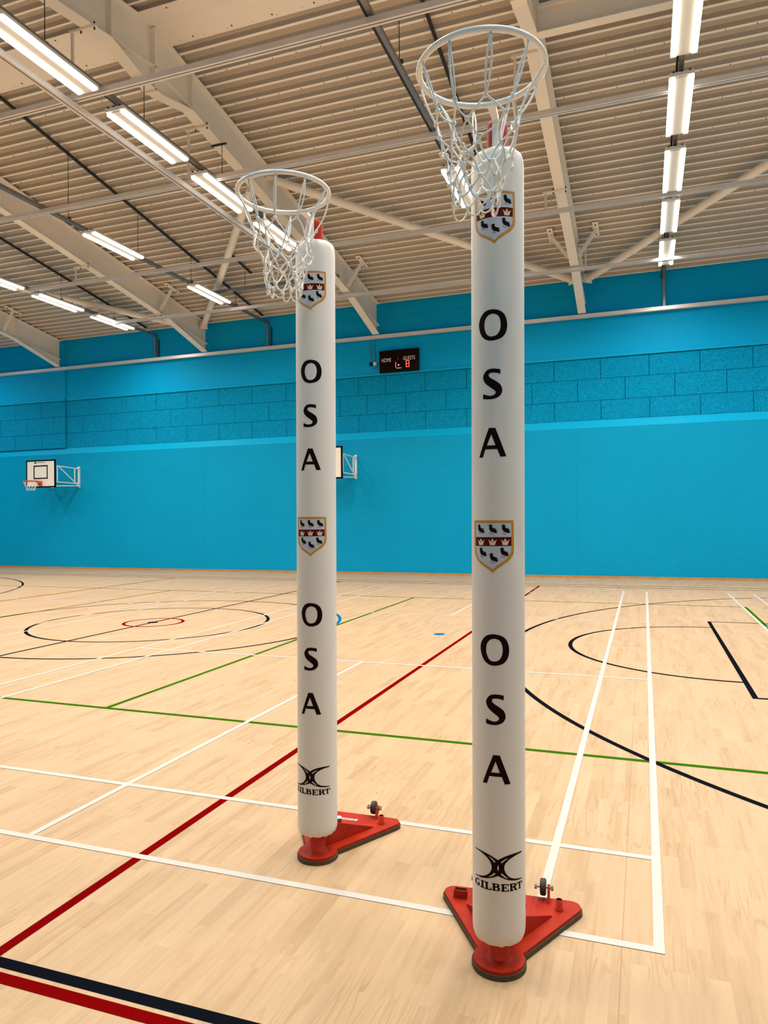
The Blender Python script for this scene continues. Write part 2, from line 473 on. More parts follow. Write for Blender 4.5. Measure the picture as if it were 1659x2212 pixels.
arc(bl, -7.32, 9.5, 2.95, 0.05, 0, 56, ZK + 0.0002, 'line_blue', 40)
arc(bl, -2.68, 9.65, 0.04, 0.08, 0, 360, ZB, 'line_blue', 24)
tag(bl.build('centre_circle', floor), 'wide centre circle, part black and part blue, and small blue spot')
def badminton(xr, lab):
    w = MB(); y0 = 2.855; xl = xr - 6.1; y1 = y0 + 13.4; W = 0.04
    for x in (xr - W, xr - 0.46 - W + 0.0, xl, xl + 0.46): rect(w, x, x + W, y0, y1, ZW + 0.0002, 'line_white')
    for y in (y0, y0 + 0.76, y0 + 4.68, y0 + 8.68, y1 - 0.80, y1 - W): rect(w, xl, xr, y, y + W, ZW, 'line_white')
    xc = (xl + xr) / 2
    rect(w, xc - W / 2, xc + W / 2, y0, y0 + 4.68, ZW + 0.0002, 'line_white'); rect(w, xc - W / 2, xc + W / 2, y0 + 8.72, y1, ZW + 0.0002, 'line_white')
    rect(w, xr - 0.46, xr, y0 + 6.68, y0 + 6.70, ZW, 'line_white'); rect(w, xl, xl + 0.46, y0 + 6.68, y0 + 6.70, ZW, 'line_white')
    tag(w.build('badminton_lines', floor), lab)
badminton(0.053, 'white badminton court lines under the two posts')
badminton(-8.56, 'white badminton court lines at the left')
badminton(7.67, 'white badminton court lines at the right edge')

# far wall
w = MB()
prof = [(YF + 0.4, 0), (YF, 0), (YF, 3.89), (YF + 0.115, 4.105), (YF + 0.4, 4.105)]
vs = [(x, p[0], p[1]) for x in (XL, XR) for p in prof]
n = len(prof)
w.add(vs, [(i, i + 1, i + 1 + n, i + n) for i in range(n - 1)], 'block')
w2 = w.build('wall_back', recalc=False); tag(w2, 'bright blue painted blockwork lower wall', kind='structure')
# slope of the ledge is smooth
w2.data.materials.append(M['blue_trim'])
w2.data.polygons[2].material_index = 1; w2.data.polygons[3].material_index = 1
for x in (-1.645, -12.98, -20.4, 5.9):
    gm = MB(); gm.box(x - 0.005, x + 0.005, YF - 0.0008, YF + 0.01, 0.06, 3.88, 'joint_blue')
    gm.build('movement_joint', w2)
up = MB()
up.box(-18.5, XR, YF + 0.10, YF + 0.4, 5.69, 8.1, 'blue_smooth')
up.box(XL, -18.5, YF + 0.04, YF + 0.4, 5.69, 8.1, 'blue_smooth')
up.box(-18.5, XR, YF + 0.06, YF + 0.2, 5.705, 5.765, 'blue_trim')
up.box(XL, -18.5, YF + 0.0, YF + 0.2, 5.705, 5.765, 'blue_trim')
up.box(-8.6, -1.0, YF + 0.092, YF + 0.2, 7.36, 7.375, 'blue_trim')
tag(up.build('wall_upper_back'), 'plain blue boarded upper wall with thin ledge', kind='structure')
ac = MB()
ac.box(XL, XR, YF + 0.115, YF + 0.4, 4.1, 5.70, 'groove')
def acoustic(xa, xb, yf):
    GAP = 0.0065
    # joints measured along the wall: a short cut board sits above the left goal of each pair
    top = [-2.2 + 1.183 * q for q in range(-4, 11)] + [-7.77 - 1.176 * q for q in range(0, 14)]
    mid = [-1.60 + 1.183 * q for q in range(-5, 10)] + [-8.36 - 1.182 * q for q in range(0, 14)]
    for z0, z1, js in ((4.105, 4.598, top), (4.608, 5.162, mid), (5.172, 5.70, top)):
        js = sorted(js)
        for a, b_ in zip(js[:-1], js[1:]):
            a = max(a + GAP, xa); b_ = min(b_ - GAP, xb)
            if b_ - a > 0.02: ac.box(a, b_, yf, yf + 0.05, z0, z1, 'woodwool')
acoustic(-18.5, XR, YF + 0.10)
acoustic(XL, -18.502, YF + 0.04)
tag(ac.build('wall_panels_back'), 'blue wood wool acoustic boards in three courses', kind='structure')
b = MB(); b.box(XL, XR, YF - 0.02, YF, 0.0, 0.06, 'skirting')
tag(b.build('baseboard_back'), 'low orange brown wooden skirting', kind='structure')
for nm, bx in (('wall_left', (XL - 0.2, XL, YN, YF + 0.4)), ('wall_right', (XR, XR + 0.2, YN, YF + 0.4)), ('wall_front', (XL, XR, YN - 0.2, YN))):
    b = MB(); b.box(bx[0], bx[1], bx[2], bx[3], 0, 9.5, 'block')
    if nm == 'wall_front': b.box(XL, XR, YN, YN + 0.02, 0, 2.1, 'warm_bounce_band')  # unseen brown band added behind the camera for warmer bounce
    tag(b.build(nm), kind='structure')

# roof liner sheets: ribs run across the hall
def liner():
    c = MB(); P = 0.248
    seq = []
    y = 11.93
    while y - P > RIDGE: y -= P
    while y < YF + 0.15:
        seq += [(y - 0.040, 0.060, 0), (y - 0.0235, 0.0, 1), (y + 0.0235, 0.0, 0), (y + 0.040, 0.060, 0), (y + 0.160, 0.060, 2), (y + 0.166, 0.055, 2), (y + 0.172, 0.055, 2), (y + 0.180, 0.060, 2)]
        y += P
    for sgn in (1, -1):
        vs = []
        for (yy, dz, t) in seq:
            Y = yy if sgn > 0 else 2 * RIDGE - yy
            for x in (XL - 0.1, XR + 0.1): vs.append((x, Y, 7.75 + 0.155 * (YF - yy) + dz))
        for i in range(len(seq) - 1):
            mt = 'liner' if i % 8 == 1 else ('liner_mid' if i % 8 in (5,) else 'perforated')
            c.add([vs[2 * i], vs[2 * i + 1], vs[2 * i + 3], vs[2 * i + 2]], [(0, 1, 2, 3)], mt)
    return c.build('ceiling', recalc=False)
ceil = tag(liner(), 'cream profiled metal roof lining with narrow pale ribs', kind='structure')
sc = MB()
y = 11.93 - 0.248 * 9; kk = 0
while y < YF:
    if kk % 3 == 0:
        x = -22.0 + random.random() * 0.3
        while x < 7.5:
            z = roof_z(y)
            sc.box(x - 0.005, x + 0.005, y - 0.006, y + 0.006, z - 0.014, z, 'dark_metal')
            x += 0.43
    y += 0.248; kk += 1
so = sc.build('roof_screw', ceil); so['kind'] = 'stuff'; so['label'] = 'tiny dark screw heads along every third rib'
for i, sg in enumerate((1, -1)):
    b = MB(); y0 = RIDGE; y1 = RIDGE + sg * 0.42
    z0 = 9.31 - 0.012; z1 = 9.31 - 0.155 * 0.42 - 0.012
    vs = [(XL, y0, z0), (XR, y0, z0), (XR, y1, z1), (XL, y1, z1), (XL, y0, z0 + 0.01), (XR, y0, z0 + 0.01), (XR, y1, z1 + 0.01), (XL, y1, z1 + 0.01)]
    b.add(vs, [(0, 1, 2, 3), (4, 7, 6, 5), (2, 3, 7, 6)], 'panel_paint')
    for x in [XL + 0.7 * q for q in range(46)]:
        yy = RIDGE + sg * 0.34; zz = 9.31 - 0.155 * 0.34 - 0.012
        b.box(x - 0.01, x + 0.01, yy - 0.01, yy + 0.01, zz - 0.008, zz, 'dark_metal')
    tag(b.build('trim_%d' % (i + 1)), 'flat cream ridge capping panel', kind='structure')

# ------------------------------------------------------------------ steelwork
DEP = 0.66
def rafter(x, label):
    e = empty('steel_rafter', (x, RIDGE, 0))
    X = 0.0
    def P(y): return y - RIDGE
    tw, fw, ft = 0.014, 0.20, 0.018
    KY = 17.5
    def bot(y):
        s_ = y if y >= RIDGE else 2 * RIDGE - y
        base = roof_z(s_) - DEP
        if s_ < RIDGE + 0.98: base = min(base, 8.30 + (s_ - RIDGE) / 0.98 * (roof_z(RIDGE + 0.98) - DEP - 8.30)) if s_ > RIDGE + 0.15 else 8.30
        return base
    # web
    wb = MB()
    ys = [YN + 0.05, 1.2, RIDGE - 0.98, RIDGE - 0.15, RIDGE + 0.15, RIDGE + 0.98, KY, YF - 0.02]
    for i in range(len(ys) - 1):
        a, b_ = ys[i], ys[i + 1]
        za, zb = bot(a), bot(b_)
        if i == len(ys) - 2: zb = 6.88
        if i == 0: za = 6.88
        rp = [(a, za + 0.012), (b_, zb + 0.012), (b_, roof_z(b_) - 0.01), (a, roof_z(a) - 0.01)]
        if a < RIDGE < b_: rp = rp[:3] + [(RIDGE, 9.30)] + rp[3:]
        m_ = len(rp)
        vs = [(sx * tw / 2, P(q[0]), q[1]) for sx in (-1, 1) for q in rp]
        wb.add(vs, [tuple(range(m_)), tuple(range(2 * m_ - 1, m_ - 1, -1))] + [(j, (j + 1) % m_, (j + 1) % m_ + m_, j + m_) for j in range(m_)], 'steel_paint')
    wb.build('web', e)
    def flange(pts, name, lab=None):
        f_ = MB(); vs = []
        for (y_, z_) in pts:
            for sx in (-1, 1):
                vs.append((sx * fw / 2, P(y_), z_)); vs.append((sx * fw / 2, P(y_), z_ + ft))
        fs = []
        for i in range(len(pts) - 1):
            a = 4 * i; b_ = 4 * i + 4
            fs += [(a, b_, b_ + 2, a + 2), (a + 1, a + 3, b_ + 3, b_ + 1), (a, a + 1, b_ + 1, b_), (a + 2, b_ + 2, b_ + 3, a + 3)]
        z = len(pts) * 4 - 4
        fs += [(0, 2, 3, 1), (z, z + 1, z + 3, z + 2)]
        f_.add(vs, fs, 'steel_paint')
        return f_.build(name, e)
    flange([(YN + 0.05, roof_z(YN) - 0.02), (RIDGE, 9.29), (YF - 0.02, roof_z(YF) - 0.02)], 'top_flange')
    flange([(YN + 0.05, 6.88), (1.2, bot(1.2)), (RIDGE - 0.98, bot(RIDGE - 0.98)), (RIDGE - 0.15, 8.30), (RIDGE + 0.15, 8.30), (RIDGE + 0.98, bot(RIDGE + 0.98)), (KY, bot(KY)), (YF - 0.08, 6.86)], 'bottom_flange')
    flange([(KY, bot(KY) + 0.02), (YF - 0.04, 7.10)], 'haunch_flange')
    flange([(RIDGE - 0.98, bot(RIDGE - 0.98) + 0.02), (RIDGE, 8.30 + 0.35)], 'haunch_flange')
    flange([(RIDGE, 8.30 + 0.35), (RIDGE + 0.98, bot(RIDGE + 0.98) + 0.02)], 'haunch_flange')
    for y_ in (RIDGE - 0.98, RIDGE + 0.98, KY):
        st = MB(); st.box(-fw / 2 + 0.01, fw / 2 - 0.01, P(y_) - 0.006, P(y_) + 0.006, bot(y_) + 0.02, roof_z(y_) - 0.03, 'steel_paint'); st.build('stiffener', e)
    st = MB(); st.box(-fw / 2, fw / 2, P(RIDGE) - 0.022, P(RIDGE) + 0.022, 8.27, 9.27, 'steel_paint')
    for zz in (8.45, 8.6, 8.95, 9.07, 9.19):
        for sx in (-1, 1): st.lathe([(0.0, -0.035), (0.013, -0.035), (0.013, 0.035), (0, 0.035)], 'steel_paint', 8, (sx * 0.065, P(RIDGE), zz))
    st.build('end_plate', e)
    tag(e, label, 'steel beam', 'pitched steel rafters under the roof')
    return e
rafter(-1.45, 'cream steel roof rafter coming down behind the taller right post')
rafter(-7.15, 'cream steel roof rafter passing behind the left post hoop, with apex joint in view')
rafter(-12.87, 'cream steel roof rafter ending on the wall left of the left post')
rafter(-18.68, 'cream steel roof rafter at far left, only its wall end in view')

b = MB(); zb = 8.49
b.box(-1.35, 8.9, 10.37, 10.53, zb, zb + 0.012, 'steel_paint'); b.box(-1.35, 8.9, 10.444, 10.454, zb + 0.012, 8.86, 'steel_paint')
b.box(-1.35, 8.9, 10.37, 10.53, 8.86, 8.872, 'steel_paint')
e = empty('steel_beam', (0, 0, 0))
b.build('beam', e)
p = MB(); p.box(-1.36, -1.346, 10.36, 10.54, 8.48, 8.9, 'steel_paint'); p.build('end_plate', e)
tag(e, 'straight cream steel beam crossing from right rafter to the right edge', 'steel beam')

def brace(p, q, label):
    e = empty('brace_tube', p)
    P_, Q_ = Vector(p), Vector(q)
    t = MB(); t.tube([(0, 0, 0), tuple(Q_ - P_)], 0.088, 'steel_paint', 20); t.build('tube', e)
    d_ = (Q_ - P_).normalized()
    for c_, s_ in ((Vector((0, 0, 0)), -1), (Q_ - P_, 1)):
        pl = MB(); pl.obox(c_ + d_ * s_ * -0.02, c_ + d_ * s_ * 0.20, 0.20, 0.012, 'steel_paint'); pl.build('gusset_plate', e)
        pl = MB(); pl.obox(c_ - d_ * 0.008, c_ + d_ * 0.008, 0.22, 0.22, 'steel_paint'); pl.build('end_plate', e)
    tag(e, label, 'roof brace', 'round tube braces under the roof')
brace((-6.98, 13.05, 8.50), (-1.64, 18.72, 7.56), 'round cream brace tube slanting down between the two posts')
brace((4.25, 13.05, 8.50), (-1.26, 18.9, 7.60), 'round cream brace tube slanting up to the right edge')
brace((-7.32, 12.70, 8.27), (-12.70, 19.05, 7.60), 'steep round cream brace tube left of the left post')
brace((-18.5, 13.05, 8.50), (-13.04, 18.72, 7.52), 'round cream brace tube at the far left near the wall')

def fly(x, s, label):
    e = empty('fly_brace', (x, 17.0, 7.55))
    t = MB()
    top = Vector((s * 0.50, 0, 0.53)); low = Vector((s * 0.105, 0.0, -0.02))
    t.obox(low, top, 0.075, 0.05, 'steel_paint', up=(0, 1, 0)); t.build('strut', e)
    p_ = MB(); p_.obox((s * 0.50, -0.30, 0.605), (s * 0.50, 0.30, 0.515), 0.13, 0.012, 'steel_paint')
    p_.obox((s * 0.50, -0.06, 0.55), (s * 0.50, 0.06, 0.53), 0.02, 0.07, 'steel_paint')
    for yy in (-0.2, 0.2): p_.lathe([(0, -0.03), (0.014, -0.03), (0.014, 0.0), (0, 0)], 'dark_metal', 8, (s * 0.50, yy, 0.56 - 0.15 * yy))
    p_.build('mounting_plate', e)
    tag(e, label, 'beam stay', 'small angled stays beside the rafters')
fly(-1.45, -1, 'small angled stay on the left side of the right rafter')
fly(-1.45, 1, 'small angled stay on the right side of the right rafter')
fly(-7.15, 1, 'small angled stay just right of the left post')
fly(-12.87, 1, 'small angled stay on the rafter left of the left post')
fly(-18.68, 1, 'small angled stay on the rafter at far left edge')

# ------------------------------------------------------------------ hanging tracks
ZT = 7.45
def track(p, q, label, wv=0.085):
    e = MB(); p = Vector(p); q = Vector(q); d_ = (q - p).normalized(); s_ = Vector((d_.y, -d_.x, 0))
    pr_ = [(-0.5, 0.0), (-0.12, 0.0), (-0.12, 0.012), (-0.42, 0.012), (-0.42, 0.06), (0.42, 0.06), (0.42, 0.012), (0.12, 0.012), (0.12, 0.0), (0.5, 0.0), (0.5, 0.075), (-0.5, 0.075)]
    n_ = len(pr_)
    vs = [c_ + s_ * (a * wv) + Vector((0, 0, z)) for c_ in (p, q) for a, z in pr_]
    fs = [(i, (i + 1) % n_, (i + 1) % n_ + n_, i + n_) for i in range(n_)]
    e.add(vs, fs, 'galvanised')
    o = e.build('curtain_track')
    return tag(o, label, 'metal track', 'galvanised curtain tracks hung below the roof')
track((-20, 7.97, ZT), (8.8, 7.97, ZT), 'galvanised track crossing the top of the view, nearest the camera')
track((-20, 10.69, ZT), (8.8, 10.69, ZT), 'galvanised track crossing just above the left hoop')
track((-14.62, 14.20, ZT), (8.8, 14.20, ZT), 'galvanised track crossing behind the crests, third from camera')
track((-14.40, 17.02, 7.30), (8.8, 17.48, 7.30), 'galvanised track crossing nearest the far wall')
track((-7.41, 0.5, ZT - 0.09), (-7.41, 17.12, ZT - 0.105), 'bright galvanised track running along beside the left lamp row', 0.10)

def hanger(x, y, ztop, label, side=1, ZT=7.45):
    e = empty('track_hanger', (x, y, ZT + 0.077))
    r_ = MB(); r_.box(-0.02, 0.02, -0.012, 0.012, 0, ztop - ZT - 0.115, 'galvanised'); r_.build('hanger_bar', e)
    r_ = MB(); z_ = ztop - ZT - 0.115
    r_.box(-0.05, 0.42, -0.022, 0.022, z_, z_ + 0.035, 'steel_paint') if side > 0 else r_.box(-0.42, 0.05, -0.022, 0.022, z_, z_ + 0.035, 'steel_paint')
    r_.build('bracket', e)
    for q in (0.15, 0.38):
        b_ = MB(); b_.lathe([(0, -0.03), (0.012, -0.03), (0.012, 0.08), (0, 0.08)], 'dark_metal', 8, (q * side, 0, z_)); b_.build('bolt', e)
    tag(e, label, 'track hanger', 'hangers holding the tracks from the rafters')
def rb(y): return roof_z(y) - DEP if abs(y - RIDGE) > 0.98 else 8.43
hanger(-7.41, 7.97, rb(7.97), 'hanger at the corner where two tracks meet, top left')
hanger(-7.41, 10.69, rb(10.69), 'hanger at the track crossing just left of the left hoop')
hanger(-13.15, 14.2, rb(14.2), 'hanger below the rafter left of the left post, on the third track')
hanger(-13.15, 17.05, rb(17.05), 'hanger on the track nearest the wall, left of the left post', ZT=7.30)
hanger(-1.72, 10.69, rb(10.69), 'hanger behind the right hoop net')
hanger(-1.72, 14.2, rb(14.2), 'hanger on the right rafter, just right of the right crest')
hanger(-1.20, 17.28, rb(17.28) + 0.5, 'hanger on the track nearest the wall, beside the right rafter', -1, ZT=7.30)

# ------------------------------------------------------------------ lighting rows
def make_fixture():
    e = empty('ceiling_light', (0, 0, 7.40))
    L_ = 1.50
    h = MB()
    h.box(-0.155, 0.155, -L_ / 2 - 0.03, L_ / 2 + 0.03, 0.035, 0.075, 'fixture_white')
    h.add([(-0.078, -L_ / 2, 0.012), (0.078, -L_ / 2, 0.012), (0.078, L_ / 2, 0.012), (-0.078, L_ / 2, 0.012), (-0.085, -L_ / 2, 0.035), (0.085, -L_ / 2, 0.035), (0.085, L_ / 2, 0.035), (-0.085, L_ / 2, 0.035)],
          [(0, 3, 2, 1), (0, 1, 5, 4), (1, 2, 6, 5), (2, 3, 7, 6), (3, 0, 4, 7)], 'fixture_white')
    h.build('housing', e)
    for s_ in (-1, 1):
        t = MB(); x0 = s_ * 0.122
        t.box(x0 - 0.034, x0 + 0.034, -L_ / 2, L_ / 2, -0.012, 0.035, 'lamp'); ls_ = t.build('lamp_strip', e)
        ld = bpy.data.lights.new('lamp_beam', 'AREA'); ld.shape = 'RECTANGLE'; ld.size = 0.066; ld.size_y = L_ - 0.02
        ld.energy = LAMP_WATTS; ld.color = LAMP_COLOUR; ld.spread = math.radians(LAMP_SPREAD)
        lo = bpy.data.objects.new('lamp_beam', ld); COL.objects.link(lo); lo.parent = ls_; lo.location = (x0, 0, -0.014)
        c_ = MB(); c_.box(-0.155, 0.155, s_ * (L_ / 2 + 0.03) - 0.012, s_ * (L_ / 2 + 0.03) + 0.012, 0.02, 0.07, 'fixture_white')
        for q in (-0.1, 0, 0.1): c_.box(q - 0.012, q + 0.012, s_ * (L_ / 2 + 0.03) - 0.02, s_ * (L_ / 2 + 0.03) + 0.02, 0.065, 0.085, 'dark_metal')
        c_.build('end_cap', e)
    for q in (-0.5, 0.44):
        b_ = MB(); b_.box(-0.03, 0.03, q, q + 0.06, 0.075, 0.155, 'galv_dull'); b_.build('mounting_bracket', e)
    return e
proto = make_fixture(); used = [False]
def fixture(x, y0, label):
    o = proto if not used[0] else copy_tree(proto)
    used[0] = True
    o.location = (x, y0 + 0.77, 7.40)
    return tag(o, label, 'ceiling light', 'twin strip hall lights')
R5 = ['topmost of the right row of lights, cut by the top edge', 'second light from the top in the right row, crossed by a track', 'third light from the top in the right row',
      'fourth light from the top in the right row, just below a track', 'last and lowest light of the right row, next to the far wall']
for y0, lb in zip((8.27, 10.30, 12.35, 14.35, 16.40), R5): fixture(0.54, y0, lb)
fixture(-6.99, 6.27, 'large twin strip light at the upper left edge of the picture')
fixture(-6.99, 8.32, 'twin strip light just below and right of the largest one')
fixture(-6.99, 10.36, 'twin strip light partly behind a hanger, left of the left hoop')
fixture(-6.99, 12.42, 'twin strip light seen through the left hoop net')
fixture(-2.97, 11.66, 'single visible light just left of the right hoop net')
fixture(-2.97, 15.25, 'light standing behind the right post sleeve')
fixture(-10.48, 11.66, 'upper one of the two lights left of the left post')
fixture(-10.48, 15.23, 'lower one of the two lights left of the left post')
fixture(-14.60, 12.33, 'light cut by the left edge of the picture, highest of three')
fixture(-14.60, 14.37, 'middle one of three lights at the far left')
fixture(-14.60, 16.46, 'lowest of the three lights at the far left, near the wall')
OFF = 'unseen hall light added outside the picture frame'  # unseen lamps, put in only to light the hall
for x in (0.54, -6.99): 
    for y0 in ((6.2, 4.15, 2.1, 0.1) if x > 0 else (4.2, 2.1)): fixture(x, y0, OFF)
for x in (-2.97, -10.48, 4.32, -18.4):
    for y0 in (5.5, 1.9): fixture(x, y0, OFF)
for y0 in (11.66, 15.25):
    fixture(4.32, y0, OFF)
    if y0 < 12: fixture(-18.4, y0, OFF)
for y0 in (10.3, 8.3, 6.2, 4.1, 2.0): fixture(-14.60, y0, OFF)
for y0 in (2.0, 5.5, 9, 12.4, 16.0): fixture(7.9, y0, OFF); fixture(-21.9, y0, OFF)

def trunk(x, y0, y1, drop, label):
    e = empty('cable_trunking', (x, 0, 0))
    t = MB(); t.box(-0.03, 0.03, y0, y1, 7.56, 7.62, 'galv_dull'); t.box(-0.07, -0.04, y0, y1, 7.57, 7.61, 'dark_metal')
    t.build('channel', e)
    if drop:
        t = MB(); t.box(-0.03, 0.03, y1 - 0.05, y1 + 0.0, 6.85, 7.60, 'galv_dull'); t.build('wall_drop', e)
        if x < 0:
            t = MB(); t.box(0.10, 0.125, YF + 0.06, YF + 0.09, 6.85, 7.45, 'dark_metal'); t.build('cable', e)
    tag(e, label, 'cable trunking', 'metal trunking above the lamp rows')
trunk(0.54, 0.2, YF + 0.08, True, 'grey trunking linking the right row of lights to the wall')
trunk(-6.99, 1.9, 13.75, False, 'grey trunking above the lamp row passing the left hoop')
trunk(-2.97, 0.2, 18.6, False, 'grey trunking leading to the light left of the right hoop')
trunk(-10.70, 0.2, YF + 0.08, True, 'dark trunking dropping down the wall just left of the left post')
trunk(-14.80, 0.2, YF + 0.08, True, 'dark trunking dropping down the wall at the left')
b = MB(); b.box(-10.65, -7.05, 16.42, 16.50, 7.60, 7.66, 'galv_dull')
tag(b.build('conduit'), 'short grey conduit joining two lamp rows left of the left post', 'conduit')

def rail(x, y0, y1, label):
    r_ = MB(); r_.obox((x, y0, roof_z(y0) - 0.045), (x, y1, roof_z(y1) - 0.045), 0.05, 0.04, 'dark_metal')
    tag(r_.build('ceiling_rail'), label, 'metal rail', 'thin dark rails fixed under the roof')
rail(-10.73, 9.5, 19.2, 'thin dark rail slanting down to the wall left of the left post')
rail(-14.87, 9.5, 19.1, 'thin dark rail under the roof at the far left')
rail(-2.95, 9.6, 19.0, 'thin dark rail under the roof left of the right hoop')
rail(-9.69, 15.75, 16.75, 'short dark rail just left of the left net')
WIRES = [(-7.05, 7.11, 'thin wire at the top left, above the largest light'), (-7.05, 9.04, 'thin wire from the rafter to the second light of the left row'), (-7.05, 11.19, 'thin wire with dark clamp on the rafter, just above the left hoop'),
         (-10.72, 11.39, 'thin wire to the trunking left of the upper far light'), (-10.72, 13.49, 'thin wire at the lower end of the upper light left of the post'), (-10.72, 15.53, 'thin wire at the top end of the lower light left of the post'),
         (-10.72, 17.65, 'thin wire to the trunking next to the wall'), (-14.85, 15.49, 'thin wire above the middle far left light'), (-14.85, 17.57, 'thin wire above the lowest far left light'),
         (-9.71, 16.46, 'thin wire holding the short conduit'), (-2.97, 9.03, 'thin wire at the top edge left of the right hoop')]
for x, y, lb in WIRES:
    zt = (rb(y) if abs(y - RIDGE) > 0.98 else 8.31) if x == -7.05 else roof_z(y)
    if abs(y - 9.04) < 0.01: zt = 8.30
    e = empty('suspension_wire', (x, y, 7.64))
    q = MB(); q.tube([(0, 0, 0), (0, 0, zt - 7.64)], 0.006, 'dark_metal', 6); q.build('wire', e)
    q = MB(); q.box(-0.05, 0.05, -0.02, 0.02, -0.02, 0.02, 'dark_metal'); q.build('clip', e)
    if x == -7.05:
        q = MB(); q.box(-0.22, 0.09, -0.02, 0.02, zt - 7.64 - 0.02, zt - 7.64 - 0.002, 'dark_metal'); q.build('clamp', e)
    tag(e, lb, 'wire', 'suspension wires for the lamp rows')

# wall tray
b = MB(); b.box(XL + 0.1, XR - 0.1, YF - 0.07, YF + 0.035, 6.745, 6.835, 'galvanised')
for x in [XL + 1.5 * q for q in range(1, 21)]: b.box(x, x + 0.04, YF + 0.03, YF + (0.099 if x > -18.5 else 0.039), 6.75, 6.80, 'galv_dull')
tag(b.build('cable_tray'), 'long galvanised tray fixed along the upper blue wall', 'cable tray')

# ------------------------------------------------------------------ text helper
def text_mesh(body, size, name, mat, parent, loc, depth=0.001, sx=1.0):
    cu = bpy.data.curves.new(name, 'FONT'); cu.body = body; cu.size = size; cu.extrude = depth
    cu.align_x = 'CENTER'; cu.align_y = 'CENTER'; cu.offset = 0.0
    tmp = bpy.data.objects.new(name, cu); COL.objects.link(tmp)
    dg = bpy.context.evaluated_depsgraph_get()
    me = bpy.data.meshes.new_from_object(tmp.evaluated_get(dg))
    bpy.data.objects.remove(tmp, do_unlink=True)
    me.materials.clear(); me.materials.append(M[mat])
    o = bpy.data.objects.new(name, me); COL.objects.link(o)
    # stand upright facing -Y
    for v in me.vertices: v.co = Vector((v.co.x * sx, -v.co.z, v.co.y))
    o.parent = parent; o.location = loc
    return o

# ------------------------------------------------------------------ scoreboard
sb = empty('scoreboard', (-6.495, YF - 0.0, 6.07))
h = MB(); h.box(-0.595, 0.595, 0.0, 0.09, -0.32, 0.32, 'display_black'); h.build('housing', sb, bevel=0.03)
h = MB(); h.box(-0.57, 0.57, -0.004, 0.004, -0.295, 0.295, 'display_black'); h.build('screen', sb)
text_mesh('HOME', 0.155, 'lettering', 'text_white', sb, (-0.37, -0.006, 0.03), sx=0.66)
text_mesh('GUESTS', 0.155, 'lettering', 'text_white', sb, (0.31, -0.006, 0.045), sx=0.66)
def seg(mb, x, z, w_, h_, on, t=0.014):
    S = {'a': (x, x + w_, z + h_ - t, z + h_), 'd': (x, x + w_, z, z + t), 'g': (x, x + w_, z + h_ / 2 - t / 2, z + h_ / 2 + t / 2),
         'b': (x + w_ - t, x + w_, z + h_ / 2, z + h_), 'c': (x + w_ - t, x + w_, z, z + h_ / 2), 'f': (x, x + t, z + h_ / 2, z + h_), 'e': (x, x + t, z, z + h_ / 2)}
    for c_ in on:
        a = S[c_]; mb.box(a[0], a[1], -0.009, -0.004, a[2], a[3], 'led_red')
dg_ = MB(); seg(dg_, -0.165, -0.195, 0.085, 0.160, 'bc'); dg_.build('digit', sb)
dg_ = MB(); seg(dg_, 0.215, -0.205, 0.10, 0.185, 'abcdefg'); dg_.build('digit', sb)
dg_ = MB(); dg_.lathe([(0, -0.005), (0.02, -0.005), (0.02, 0.003), (0, 0.003)], 'led_white', 16, (0, 0, 0))
o = dg_.build('dot', sb, xf=lambda p: (p[0] - 0.005, p[2] - 0.006, p[1] - 0.125))
dg_ = MB(); dg_.box(-0.07, 0.08, -0.009, -0.004, -0.225, -0.205, 'text_white'); dg_.build('status_bar', sb)
dg_ = MB(); arc_pts = [(0.03 * math.cos(math.radians(a)), -0.005, 0.045 + 0.03 * math.sin(math.radians(a))) for a in range(60, 300, 20)]
dg_.tube(arc_pts, 0.004, 'galv_dull', 6); dg_.build('badge', sb)
tag(sb, 'dark electronic scoreboard with lit red digits on the blue wall', 'scoreboard')
def socket(x, dark, label):
    e = empty('wall_socket', (x, YF + 0.05, 6.05))
    b_ = MB(); b_.box(-0.045, 0.045, 0, 0.05, -0.045, 0.045, 'socket_white' if not dark else 'display_black'); b_.build('box', e, bevel=0.006)
    b_ = MB(); b_.box(-0.02, 0.02, -0.012, 0.0, -0.02, 0.02, 'socket_white' if not dark else 'black_rubber'); b_.build('switch' if not dark else 'plug', e)
    b_ = MB(); b_.tube([(-0.01, 0.03, 0.045), (-0.01, 0.03, 0.30), (-0.02, 0.02, 0.70)], 0.012, 'pipe_blue', 8); b_.build('conduit', e)
    b_ = MB(); b_.box(-0.02, 0.03, 0.01, 0.05, 0.24, 0.265, 'pipe_blue'); b_.build('clip', e)
    tag(e, label, 'socket')
socket(-7.245, False, 'small white wall socket left of the scoreboard')
socket(-7.365, True, 'small dark wall socket with plug, furthest left beside the scoreboard')
c_ = MB()
c_.tube([(-7.36 + 0.27 * t, YF + 0.02, 6.02 - 0.36 * t * (1 - t) * 1.6 + 0.05 * t) for t in [i / 14 for i in range(15)]], 0.008, 'black_rubber', 6)
tag(c_.build('power_cord'), 'black power cord looping from socket to scoreboard', 'cord')

